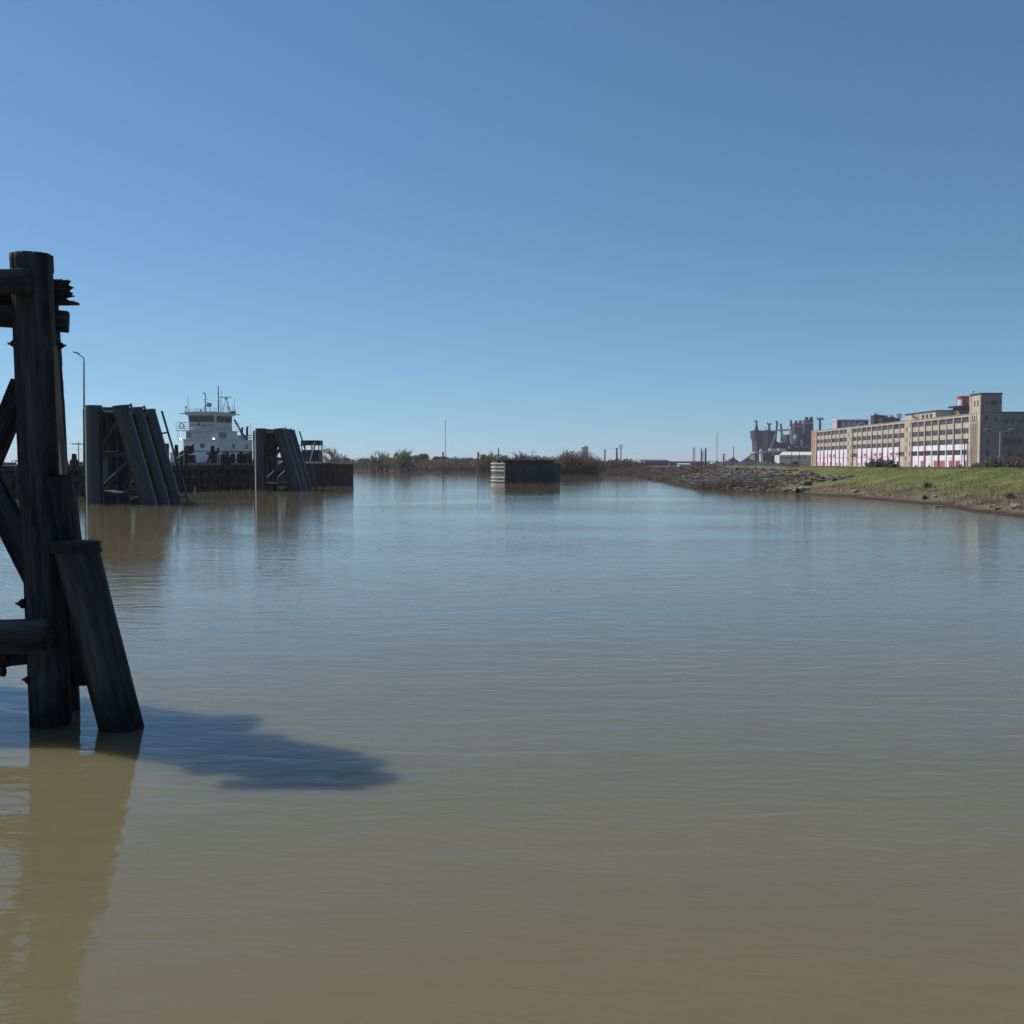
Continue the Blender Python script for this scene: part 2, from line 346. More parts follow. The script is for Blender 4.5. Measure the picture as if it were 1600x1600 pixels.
# ------------------------------------------------------------------ foreground timber dolphin
def timber(name, p0, p1, r0, r1, parent, m='pile', square=False, seed=0, jag=0.0, n=40, capm=None, amp=0.012):
    """a log or sawn beam with weathered, grooved sides, lying along its own Z"""
    p0 = Vector(p0); p1 = Vector(p1); L = (p1-p0).length; x, y, d = frame_of(p1-p0)
    rows = max(12, int(L/0.05)); vs = []; fs = []
    for i in range(rows+1):
        t = i/rows; r = r0*(1-t)+r1*t
        for k in range(n):
            a = 2*math.pi*k/n; ca, sa = math.cos(a), math.sin(a)
            if square:
                q = 1/max(abs(ca), abs(sa)); q = min(q, 1.33)
            else: q = 1
            gr = noise.noise(Vector((ca*5+seed*3, sa*5, t*L*0.7+seed)))          # long grooves
            gr2 = noise.noise(Vector((ca*16+seed*3, sa*16, t*L*1.8)))
            bw = noise.noise(Vector((ca*0.8, sa*0.8, t*L*0.9+seed*7)))
            rr = r*q*(1+0.05*bw) + amp*gr + amp*0.6*gr2 - (amp*1.6 if gr2 > 0.33 else 0)
            z = t*L
            if jag and t > 0.5:
                z -= jag*(t-0.5)*2*abs(noise.noise(Vector((ca*4+seed, sa*4, 5.1))))*1.4
            vs.append((rr*ca, rr*sa, z))
    for i in range(rows):
        for k in range(n): fs.append((i*n+k, i*n+(k+1) % n, (i+1)*n+(k+1) % n, (i+1)*n+k))
    b = len(vs); vs.append((0, 0, 0)); vs.append((0, 0, L-jag*0.6 - 0.01))
    for k in range(n):
        fs.append((b, (k+1) % n, k)); fs.append((b+1, rows*n+k, rows*n+(k+1) % n))
    me = bpy.data.meshes.new(name); me.from_pydata(vs, [], fs); me.materials.append(M[m])
    me.polygons.foreach_set('use_smooth', [True]*len(fs)); me.update()
    o = bpy.data.objects.new(name, me); col.objects.link(o); o.parent = parent
    Mx = Matrix((x, y, d)).transposed(); o.rotation_euler = Mx.to_euler()
    o.location = p0 - wloc(parent)
    return o
def extend(a, b, t):   # point on line a->b beyond b
    return a + (b-a)*t
DB = P(80, 1135, 9.6)
dol = empty('timber_dolphin', (DB.x, DB.y, 0), 'blackened timber mooring dolphin of bolted piles and beams, nearest the camera', 'dolphin')
top = P(48, 398, 9.6); bot = P(79, 1135, 9.6)
main = timber('pile', extend(top, bot, 1.3), top, 0.182, 0.178, dol, seed=1, n=56)
rt = P(66, 455, 10.15); rb = P(99, 1112, 10.15)
timber('pile', extend(rt, rb, 1.3), rt, 0.15, 0.145, dol, seed=2)
bt = P(117, 848, 9.38); bb = P(190, 1140, 9.45)
ax = (bb-bt).normalized()
bat = timber('batter_pile', extend(bt, bb, 1.5), bt-ax*0.14, 0.19, 0.185, dol, seed=3, n=56)
bpy.context.view_layer.update()
Mi = Matrix.Translation(bat.location) @ bat.rotation_euler.to_matrix().to_4x4(); Mv = Mi.inverted(); zc = bt.z+0.0-wloc(dol).z
for v in bat.data.vertices:                                     # saw the head off level, a little ragged
    p = Mi @ v.co; lim = zc+0.018*noise.noise(Vector((p.x*14, p.y*14, 3)))
    if p.z > lim:
        d_ = Vector(ax); t_ = (p.z-lim)/(-d_.z); p = p+d_*t_; v.co = Mv @ p
# dark band wrapped level round the head
s = MB(); c0 = bt+ax*0.0
for k in range(3):
    z1_ = bt.z+0.012-0.034*k; z0_ = z1_-0.03; n_ = 32; rr_ = 0.205-0.005*(k % 2)
    def ring(z_): 
        c_ = bt+ax*((bt.z-z_)/(-ax.z)); return [Vector((c_.x+math.cos(2*math.pi*q_/n_)*rr_*1.05, c_.y+math.sin(2*math.pi*q_/n_)*rr_, z_)) for q_ in range(n_)]
    a_, b_ = ring(z0_), ring(z1_); s.add(a_+b_, [(q_, (q_+1) % n_, n_+(q_+1) % n_, n_+q_) for q_ in range(n_)]+[tuple(range(n_, 2*n_)), tuple(range(n_-1, -1, -1))])
s.build('strap', M['rubber'], dol)
timber('spacer_block', P(132, 1066, 9.85), P(95, 742, 9.55), 0.098, 0.095, dol, square=True, seed=4, m='pile')
timber('batten', P(99, 742, 9.48), P(86, 540, 9.52), 0.03, 0.012, dol, square=True, seed=5, m='batten', n=16, amp=0.004)
timber('splinter', P(95.5, 741, 9.43), P(92, 690, 9.46), 0.011, 0.003, dol, square=True, seed=6, m='bare_wood', n=12, amp=0.002)
timber('beam', P(-125, 444, 9.33), P(45, 439, 9.33), 0.098, 0.098, dol, square=True, seed=7)
timber('beam', P(-140, 463, 9.93), P(112, 455, 9.93), 0.107, 0.107, dol, square=True, seed=8, jag=0.2)
timber('beam', P(-140, 482, 9.6), P(107, 503, 9.98), 0.098, 0.093, dol, square=True, seed=9)
s = MB(); s.bar(P(70, 474, 9.9), P(119, 473.5, 9.9), 0.16, 0.022); s.build('iron_plate', M['rust_iron'], dol)
timber('brace', P(-60, 830, 10.02), P(36, 598, 10.02), 0.09, 0.09, dol, square=True, seed=10)
timber('brace', P(-60, 668, 9.9), P(66, 915, 9.9), 0.105, 0.105, dol, square=True, seed=11)
timber('beam', P(-125, 997, 9.28), P(79, 994, 9.28), 0.155, 0.155, dol, seed=12, n=48)
timber('beam', P(-140, 1045, 9.85), P(60, 1018, 9.85), 0.1, 0.1, dol, square=True, seed=13)
for i, (ox, oy, hh, lx, ly) in enumerate([(-5.18,9.62,4.8,0.03,0.12),(-5.35,10.1,5.5,0.1,0.1),(-5.8,10.85,5.1,-0.1,0),(-6.2,10.45,5.2,-0.1,0),(-6.1,11.4,5.1,-0.1,0),(-5.55,10.2,4.7,-.1,0)]):  # unseen rest of the dolphin; heights and leans shaped to fill its water shadow
    timber('pile', (ox, oy, -1), (ox+lx, oy+ly, hh-0.3), 0.185, 0.175, dol, seed=20+i)
timber('beam', (-6.7,10.75,4.15), (-5.3,10.75,4.15), 0.13, 0.13, dol, square=True, seed=30)
timber('beam', (-5.9,10.0,4.3), (-5.9,11.6,4.3), 0.13, 0.13, dol, square=True, seed=31)
for px_, py_, D_, sg in ((22,537,9.55,-1),(94,540,10.1,1),(34,943,9.5,-1),(44,1062,9.5,-1),(3,1050,9.7,-1),(8,1024,9.7,-1)):
    c = P(px_, py_, D_); s = MB(); s.tube(c-Vector((sg*0.04,0,0)), c+Vector((sg*0.055,0.0,0)), 0.011, n=8)
    s.tube(c+Vector((0,0,0)), c+Vector((sg*0.025,0,0)), 0.028, n=6); s.tube(c-Vector((sg*0.025,0,0)), c, 0.045, n=12)
    s.build('bolt', M['rust_iron'], dol)

# ------------------------------------------------------------------ steel pipe dolphins
def steel_dolphin():
    D0 = 63.0; root = empty('steel_dolphin', (-25.0, D0, 0))
    XV, XB0, XB1 = -25.0, -23.4, -21.8
    rad = 0.46; ztop = 5.85
    rows = [63.0, 65.3, 67.6]
    for i, y in enumerate(rows):
        zt = ztop
        m = MB(); m.tube((XV, y, -1.5), (XV, y, zt), rad, n=28); m.tube((XV, y, zt), (XV, y, zt+0.05), rad+0.03, n=28); m.build('pile', M['steel'], root)
        sl = (XB1-XB0)/zt
        rb_ = 0.49; m = MB(); m.tube((XB1+sl*1.5, y, -1.5), (XB0, y, zt-0.05), rb_, n=28); m.tube((XB0, y, zt-0.05), (XB0-0.01, y, zt+0.03), rb_+0.03, n=28); m.build('batter_pile', M['steel'], root)
        # rubbing rail beside the batter pile, on two brackets
        m = MB(); a = Vector((XB0+(0.95 if i == 2 else 0.62), y-0.1, zt-(0.05 if i == 2 else -0.15))); b = Vector((XB1+0.95+sl*0.5, y-0.1, -0.4)) if i == 2 else a+Vector((0.14, 0, -0.5))
        m.bar(a, b, 0.11, 0.11)
        for t in ((0.22, 0.62, 0.88) if i == 2 else (0.6,)):
            q = a+(b-a)*t; m.bar(q, q+Vector((-0.62, 0.1, -0.12)), 0.09, 0.09)
        m.build('rubbing_rail', M['steel'], root)
        # struts between the upright and the batter pile
        for z in (0.62, 3.0):
            m = MB(); xb = XB0+(XB1-XB0)*(1-z/zt)
            m.tube((XV, y+0.55, z), (xb, y+0.55, z), 0.13, n=12); m.build('strut', M['steel'], root)
        m = MB(); m.tube((XV, y+0.5, 0.75), (XB0+0.6, y+0.5, 2.9), 0.14, n=12); m.build('strut', M['steel'], root)
        m = MB(); m.tube((XV, y+0.5, 3.2), (XB0, y+0.5, 5.5), 0.16, n=12); m.build('strut', M['steel'], root)
    m = MB(); sl = (XB1-XB0)/ztop; xa_, xb_ = XB0-0.3, XB1+sl*1.0-0.3
    m.add([(xa_,63.2,5.5),(xa_,67.9,5.5),(xb_,67.9,-1),(xb_,63.2,-1),(xa_+.1,63.2,5.5),(xa_+.1,67.9,5.5),(xb_+.1,67.9,-1),(xb_+.1,63.2,-1)],[(0,1,2,3),(7,6,5,4),(0,4,5,1),(2,6,7,3),(1,5,6,2),(3,7,4,0)])
    m.build('dark_panel', M['rubber'], root)  # dark sheet added for the shade in the recess between the batter piles
    m = MB(); m.box(XV+0.05, XV+0.15, 63.4, 67.7, 3.2, 5.35); m.box(XV+0.05, XV+0.15, 63.4, 67.7, -0.6, 0.62); m.box(XV+0.05, XV+0.15, 65.6, 67.7, 0.7, 3.1); m.build('dark_panel', M['rubber'], root)
    # walkway cap and catwalks along the rows
    m = MB(); m.box(XV-0.4, XB0+0.2, 63.5, 68.2, 5.42, 5.62); m.build('cap_plate', M['steel'], root)
    m = MB(); m.box(XV+0.45, XB0-0.3, 63.2, 63.48, 5.5, 5.62); m.build('cap_edge', M['steel_top'], root)
    for z in (0.72, 3.13):
        m = MB(); m.box(XV+0.3, XV+0.9, 63.5, 68.0, z, z+0.06); m.build('catwalk', M['steel_top'], root)
    m = MB(); m.box(XV+0.5, XB1-0.35, 66.9, 67.2, 0.7, 0.78); m.build('catwalk', M['steel_top'], root)
    m = MB()
    for y in (64.2, 66.8): m.tube((XV+0.3, y, 0.7), (XV+0.3, y, 5.4), 0.12, n=8)
    m.tube((XV, 64.25, 3.0), (XV, 67.0, 5.3), 0.13, n=8); m.tube((XV, 64.25, 3.0), (XV, 67.0, 0.7), 0.13, n=8)
    m.tube((XB0+0.6, 64.25, 3.0), (XB1-0.2, 67.0, 0.7), 0.13, n=8)
    m.build('cross_bracing', M['steel'], root)
    # pale strip added as the sunlit edge highlight of the first upright
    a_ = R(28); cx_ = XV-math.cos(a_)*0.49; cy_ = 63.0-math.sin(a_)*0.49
    m = MB(); m.box(cx_-0.03, cx_+0.03, cy_-0.085, cy_+0.085, -1.0, ztop-0.1, rz=a_, piv=(cx_, cy_, 0)); m.build('lit_edge_strip', M['waler'], root)
    # square fender pile on the channel side
    m = MB(); m.box(XV-0.72, XV-0.52, 63.1, 63.35, -1.5, 5.7); m.build('fender_pile', M['dark_metal'], root)
    # fender timber and chain at the waterline
    m = MB(); m.tube((XV+1.6, 64.5, 0.05), (XB1-0.2, 64.4, 0.55), 0.13, n=10); m.build('loose_timber', M['pile_far'], root)
    return root
sd1 = steel_dolphin()
tag(sd1, 'larger steel pipe dolphin with raking piles, standing left of the white towboat', 'dolphin', 'steel pipe dolphins in front of the timber wharf')
sd2 = copy_tree(sd1); sd2.location = (-25.0+2.55, 94.0, 0); sd2.scale = (1, 1, 0.945)
tag(sd2, 'smaller steel pipe dolphin standing between the white towboat and the rusty sheet pile wall', 'dolphin', 'steel pipe dolphins in front of the timber wharf')

# ------------------------------------------------------------------ timber wharf
rnd = random.Random(5)
WA = Vector((-39.5, 62, 0)); WB = Vector((-24.9, 104, 0)); wd = (WB-WA).normalized(); wn = Vector((-wd.y, wd.x, 0))   # wn points away from the channel
WL = (WB-WA).length
wh = empty('timber_wharf', WA, 'long dark timber wharf on piles running behind the two steel dolphins', 'wharf')
ZD = 2.28
m = MB(); 
def wpt(t, off, z): return WA + wd*t + wn*off + Vector((0, 0, z))
m.add([wpt(0,-0.1,ZD-0.16),wpt(WL,-0.1,ZD-0.16),wpt(WL,5,ZD-0.16),wpt(0,5,ZD-0.16),wpt(0,-0.1,ZD),wpt(WL,-0.1,ZD),wpt(WL,5,ZD),wpt(0,5,ZD)],
      [(0,3,2,1),(4,5,6,7),(0,1,5,4),(1,2,6,5),(2,3,7,6),(3,0,4,7)]); m.build('deck', M['pile_far'], wh)
t = 0.4; k = 0
protos = []
for j in range(4):
    p = MB(); p.tube((0,0,-1.2), (rnd.uniform(-.05,.05), rnd.uniform(-.05,.05), ZD-0.17), 0.19, 0.17, n=10); protos.append(p)
pile_mesh = []
while t < WL:
    for off in (0.15, 2.4, 4.7):
        if len(pile_mesh) < 4:
            q = protos[len(pile_mesh)].build('pile', M['pile_far']); q.parent = wh; pile_mesh.append(q)
            q.location = (wpt(t, off, 0) - WA)
        else:
            q = rnd.choice(pile_mesh).copy(); col.objects.link(q); q.parent = wh
            q.location = (wpt(t+rnd.uniform(-.15,.15), off, 0) - WA)
            q.rotation_euler = (rnd.uniform(-.02,.02), rnd.uniform(-.02,.02), rnd.uniform(0,6))
    t += 1.45
for z, off, nm, mm, th in ((2.02,-0.17,'waler','pile_far',0.26),(1.3,-0.12,'waler','pile_far',0.2),(0.42,-0.12,'waler','pile_far',0.2)):
    tt = 0
    while tt < WL-3:
        L = rnd.uniform(4.5, 7)
        if rnd.random() < (1 if z > 1.5 else 0.75):
            m = MB(); m.bar(wpt(tt, off, z+rnd.uniform(-.03,.03)), wpt(min(tt+L, WL), off, z+rnd.uniform(-.03,.03)), 0.16, th); m.build(nm, M[mm], wh)
        tt += L+0.05
m = MB(); tt = 0
while tt < WL-3:
    L = rnd.uniform(2.5, 6); m.bar(wpt(tt, -0.12, ZD+0.13), wpt(min(tt+L, WL), -0.12, ZD+0.13), 0.2, 0.2); tt += L+rnd.uniform(0.1, 1.8)
m.build('kerb_timber', M['wharf_edge'], wh)
for tt in np.arange(1.5, WL-3, 3.1):
    if rnd.random() < 0.8:
        up = rnd.random() < 0.5; z0, z1 = (0.15, 1.9) if up else (1.9, 0.15)
        m = MB(); m.bar(wpt(tt, -0.3, z0), wpt(tt+2.3, -0.3, z1), 0.1, 0.2); m.build('diagonal_brace', M['pile_far'], wh)
# back screen of closely set planks under the deck
m = MB(); tt = 0
while tt < WL:
    wv = rnd.uniform(0.22, 0.34); zl = rnd.uniform(-0.4, 0.05) if rnd.random() < 0.9 else 0.4
    c = wpt(tt+wv/2, 0.45, 0); m.box(c.x-wv/2, c.x+wv/2, c.y-0.04+rnd.uniform(-.05,.05), c.y+0.04, zl, ZD-0.17, rz=math.atan2(wd.y, wd.x), piv=(c.x, c.y, 0)); tt += wv+0.02
m.build('plank_screen', M['pile_far'], wh)
# white rail gates / posts on the wharf edge
for tt, h in ((WL-23.5,1.4),(WL-12.0,1.7),(WL-7,1.1)):
    m = MB(); m.tube(wpt(tt, 0.1, ZD), wpt(tt, 0.1, ZD+h), 0.035, n=6); m.build('rail_post', M['steel_top'], wh)
m = MB(); m.tube(wpt(WL-13.4, 0.1, ZD+0.5), wpt(WL-12.0, 0.1, ZD+1.0), 0.04, n=6); m.build('rail_post', M['steel_top'], wh)
# piece of planking afloat below the wharf
c = P(334, 764.5, 99); o = MB().box(c.x-0.9, c.x+0.9, 98.5, 98.9, -0.02, 0.07).build('floating_plank', M['wharf_edge'], None, loc=(c.x, 98.7, 0))
tag(o, 'pale plank afloat at the foot of the timber wharf between the two steel dolphins', 'plank')

def cluster(px0, px1, ytop, D, label, extra=0):
    a = P(px0, 725, D); b = P(px1, 725, D); zt = P(px0, ytop, D).z; wdt = b.x-a.x
    root = empty('pile_cluster', ((a.x+b.x)/2, D, ZD), label, 'pile cluster', 'black pile clusters on the timber wharf')
    r = 0.24; n = max(2, int(wdt/(r*1.7)))
    for i in range(n):
        for j in range(2):
            x = a.x + r + (wdt-2*r)*i/max(1, n-1); m = MB(); h = zt-rnd.uniform(0, 0.3)-(0.25 if j == 0 else 0)
            m.tube((x, D+j*0.42, -1 if j == 9 else ZD), (x+rnd.uniform(-.06,.06), D+j*0.42, h), r, r*0.95, n=10); m.ball((x, D+j*0.42, h), r*0.95, n=10, sq=(1,1,.35)); m.build('pile', M['rubber'], root)
    m = MB(); m.box(a.x-0.03, b.x+0.03, D-r-0.03, D+0.42+r+0.03, ZD+0.45, ZD+0.58); m.build('band', M['rust_iron'], root)
    return root
cluster(280, 293, 702, 97, 'black pile cluster at the left end of the towboat, topmost stub beside a leaning post')
cluster(344, 357, 704, 101, 'rounded black pile cluster under the towboat side windows')
cluster(358, 365, 708.5, 101.5, 'narrow short black pile cluster, right next to the rounded one under the towboat')
cluster(370, 393, 705, 102, 'widest black pile cluster, just left of the smaller steel dolphin')
m = MB(); c = P(276, 726, 97); tp = P(275.5, 695, 97); m.tube((c.x, 97, ZD), (tp.x, 97, tp.z), 0.2, 0.17, n=10)
tag(m.build('mooring_post', M['rubber'], None, loc=(c.x, 97, ZD)), 'tall dark mooring post standing just left of the white towboat', 'post')
m = MB(); c = P(261.5, 726, 92); tp = P(261.5, 693, 92); m.tube((c.x, 92, ZD), (c.x, 92, tp.z), 0.17, n=10); m.tube((c.x, 92, tp.z-0.3), (c.x, 92, tp.z-0.25), 0.25, n=10)
tag(m.build('mooring_post', M['rubber'], None, loc=(c.x, 92, ZD)), 'dark mooring post against the right edge of the larger steel dolphin', 'post')
# deck winch seen in front of the boat
c = P(299, 722, 104); root = empty('deck_winch', (c.x, 104, ZD), 'dark hunched deck winch in front of the towboat bow', 'winch')
zt = P(299, 695, 104).z
m = MB(); m.box(c.x-0.35, c.x+0.35, 103.7, 104.3, ZD, zt-1.0); m.build('base', M['rubber'], root)
m = MB(); m.tube((c.x-0.2, 103.6, zt-0.5), (c.x-0.2, 104.4, zt-0.5), 0.42, n=14); m.tube((c.x-0.5, 104, zt-0.9), (c.x+0.25, 104, zt), 0.1, n=8); m.build('drum', M['rubber'], root)
# scrap frame on the wharf in front of the boat
c = P(333, 722, 102); root = empty('timber_stack', (c.x, 102, ZD), 'jumble of dark leaning timbers below the towboat right floodlight', 'timber pile')
m = MB()
for a, b_ in (((324,724),(330,707)),((330,724),(331,698)),((336,724),(333,696)),((326,712),(338,709)),((322,709),(340,707)),((338,724),(341,700)),((330,718),(337,712))):
    m.bar(P(a[0], a[1], 102), P(b_[0], b_[1], 102+0.3), 0.17, 0.17)
m.box(P(322,0,102).x, P(331,0,102).x, 101.6, 102.5, ZD, ZD+0.95)
m.build('timbers', M['rubber'], root)
# small domed hatch far left
c = P(116, 720, 80); m = MB(); m.tube((c.x, 80, ZD), (c.x, 80, ZD+0.45), 0.36, 0.3, n=12); m.tube((c.x, 80, ZD+0.45), (c.x, 80, P(116,709,80).z), 0.2, 0.17, n=10)
tag(m.build('capstan', M['rubber'], None, loc=(c.x, 80, ZD)), 'squat dark capstan on the wharf between the nearest dolphin and the larger steel one', 'capstan')

# tall lamp on the wharf
c = P(131.5, 725, 79); root = empty('street_lamp', (c.x, 79, ZD), 'tall grey lamp post with short arm rising behind the larger steel dolphin', 'street lamp')
t1 = P(131.2, 565, 79); t0 = P(132.5, 640, 79); arm0 = P(130.5, 559, 79); arm1 = P(121.5, 553, 79)
m = MB(); m.tube((c.x, 79, ZD), t1, 0.09, 0.055, n=10); m.tube(t0, t0+Vector((0,0,.25)), 0.11, n=8); m.build('pole', M['grey_metal'], root)
m = MB(); m.tube(t1, arm0, 0.045, n=8); m.tube(arm0, arm1, 0.04, 0.035, n=8); m.build('arm', M['grey_metal'], root)
m = MB(); m.bar(arm1+Vector((0.1,0,0.02)), arm1+Vector((-0.3,0,0.14)), 0.16, 0.09); m.build('lamp_head', M['dark_metal'], root)

# ------------------------------------------------------------------ rusted sheet pile wall with its service platform
def corrugated(mb, pts, z0, z1, pitch=0.6, depth=0.14, mt=0):
    """pts: open polyline; sheet-pile profile along it"""
    out = []
    for (a, b) in zip(pts[:-1], pts[1:]):
        a = Vector(a+(0,)); b = Vector(b+(0,)); L = (b-a).length; d = (b-a)/L; nn = Vector((d.y, -d.x, 0)); n = max(1, round(L/pitch)); p = L/n
        for i in range(n):
            s0 = a+d*p*i
            for tq, q in ((0.0,0),(0.15,0),(0.3,1),(0.7,1),(0.85,0)): out.append(s0+d*p*tq+nn*q*depth)
    out.append(Vector(pts[-1]+(0,)))
    n = len(out); vs = [(p.x, p.y, z0) for p in out]+[(p.x, p.y, z1) for p in out]
    mb.add(vs, [(i, i+1, n+i+1, n+i) for i in range(n-1)], mt)
sw = empty('sheet_pile_wall', (-24, 115, 0), 'rust brown corrugated sheet pile wall end, right of the smaller steel dolphin', 'retaining wall')
xr = P(528, 725, 115.5).x
m = MB(); corrugated(m, [(-31,113.6),(-25.5,115.5),(xr,115.5),(xr,126),(-30,126)], -1.5, 2.33); m.build('sheet_piles', M['rust_wall'], sw)
m = MB(); m.prism([(-31.0,114.0),(-25.45,115.62),(xr-0.1,115.62),(xr-0.1,125.9),(-30.9,125.9)], 2.15, 2.3); m.build('fill', M['ground'], sw)
m = MB(); m.bar((-25.5,115.33,2.36),(xr+0.05,115.33,2.36),0.3,0.1); m.bar((xr+0.06,115.2,2.362),(xr+0.06,126,2.362),0.3,0.1); m.build('capping_beam', M['rust_wall'], sw)
m = MB(); c = P(511,724,116.5); m.tube((c.x-0.6,116.5,2.42),(c.x+0.6,116.5,2.42),0.13,n=10); m.build('pipe', M['dark_metal'], sw)
D = 118.5
pr = empty('service_platform', (P(480,725,D).x, D, 2.3), 'small roofed control platform on thin legs above the rusty sheet pile wall', 'platform')
x0, x1 = P(464,0,D).x, P(494,0,D).x
z = lambda y, D=D: P(800, y, D).z
m = MB(); m.box(x0, x1, D-0.1, D+1.9, z(695.5), z(688)); m.build('canopy', M['dark_metal'], pr)
m = MB(); m.box(x0+0.1, x1-0.1, D, D+1.8, z(721), z(703)); m.build('cabin', M['dark_metal'], pr)
for x in (x0+0.1, P(481,0,D).x, x1-0.12):
    for yy in (D, D+1.8): m = MB(); m.bar((x, yy, 2.3), (x, yy, z(695)), 0.1, 0.1); m.build('leg', M['dark_metal'], pr)
m = MB(); m.bar(P(491.5,691,D-0.2), P(484,723,D-0.2), 0.09, 0.09); m.build('brace', M['white'], pr)
m = MB(); m.bar(P(479,702,D-0.15), P(479.5,722,D-0.15), 0.05, 0.05); m.bar(P(475,690,D-0.15), P(475,700,D-0.15), 0.05, 0.05); m.build('brace', M['grey_metal'], pr)

# ------------------------------------------------------------------ island cell in mid channel
ic = empty('sheet_pile_cell', (2.5, 138, 0), 'isolated dark sheet pile cell with whitened left face standing alone in mid channel', 'mooring cell')
DI = 136.0
A = (P(770,0,140.5).x, 140.5); A2 = (P(776,0,137.4).x, 137.5); B = (P(791,0,DI).x, DI); C_ = (P(867,0,DI).x, DI); D_ = (P(875,0,137.5).x, 137.6); E_ = (D_[0], 146); F_ = (A[0], 146)
m = MB(); corrugated(m, [A, A2, B, C_], -1.5, 2.82, pitch=0.55); corrugated(m, [D_, E_, F_, A], -1.5, 2.5, pitch=0.55); m.add([(C_[0],C_[1],-1.5),(D_[0],D_[1],-1.5),(D_[0],D_[1],2.5),(C_[0],C_[1],2.5)],[(0,1,2,3)])
m.build('sheet_piles', M['cell_wall'], ic)
m = MB(); m.prism([(A[0]+.05,A[1]),(A2[0]+.05,A2[1]+.05),(B[0],B[1]+.05),(C_[0],C_[1]+.05),(D_[0]-.05,D_[1]),(E_[0]-.05,E_[1]-.05),(F_[0]+.05,F_[1]-.05)], 2.2, 2.4); m.build('fill', M['ground'], ic)
# wall face seen in sun between the rubbing timbers
va, vb = Vector(A2+(0,)), Vector(B+(0,)); dd = (vb-va).normalized(); nn = Vector((dd.y, -dd.x, 0))
for y in (724.2, 729.8, 735.3, 746, 751.3):
    zz = P(780, y, 137.5).z; m = MB(); a = va+nn*0.3+Vector((0,0,zz)); b = vb+nn*0.3+dd*0.05+Vector((0,0,zz)); m.bar(a, b, 0.2, 0.17); aa = Vector(A+(0,))+Vector((-0.22,-0.12,zz)); m.bar(aa, a, 0.2, 0.171); m.build('rubbing_timber', M['waler'], ic)
m = MB()
for k in range(8):
    q = (va+dd*(0.1+k*0.42)+nn*0.19) if k < 5 else (Vector(A+(0,))+(va-Vector(A+(0,)))*((k-4.6)/3.2)+Vector((-.14,-.08,0))); m.tube(q+Vector((0,0,-1)), q+Vector((0,0,2.5 if k % 3 else 2.75)), 0.1, n=8)
m.build('fender_posts', M['waler'], ic)
m = MB(); m.bar((B[0],B[1]-0.16,2.86),(C_[0]+0.1,C_[1]-0.16,2.86),0.34,0.1); m.bar(Vector(A2+(2.86,))+nn*0.16, Vector(B+(2.862,))+nn*0.16, 0.3, 0.1); m.bar(Vector(A+(2.858,)), Vector(A2+(2.861,)), 0.3, 0.1); m.build('capping_beam', M['cell_wall'], ic)


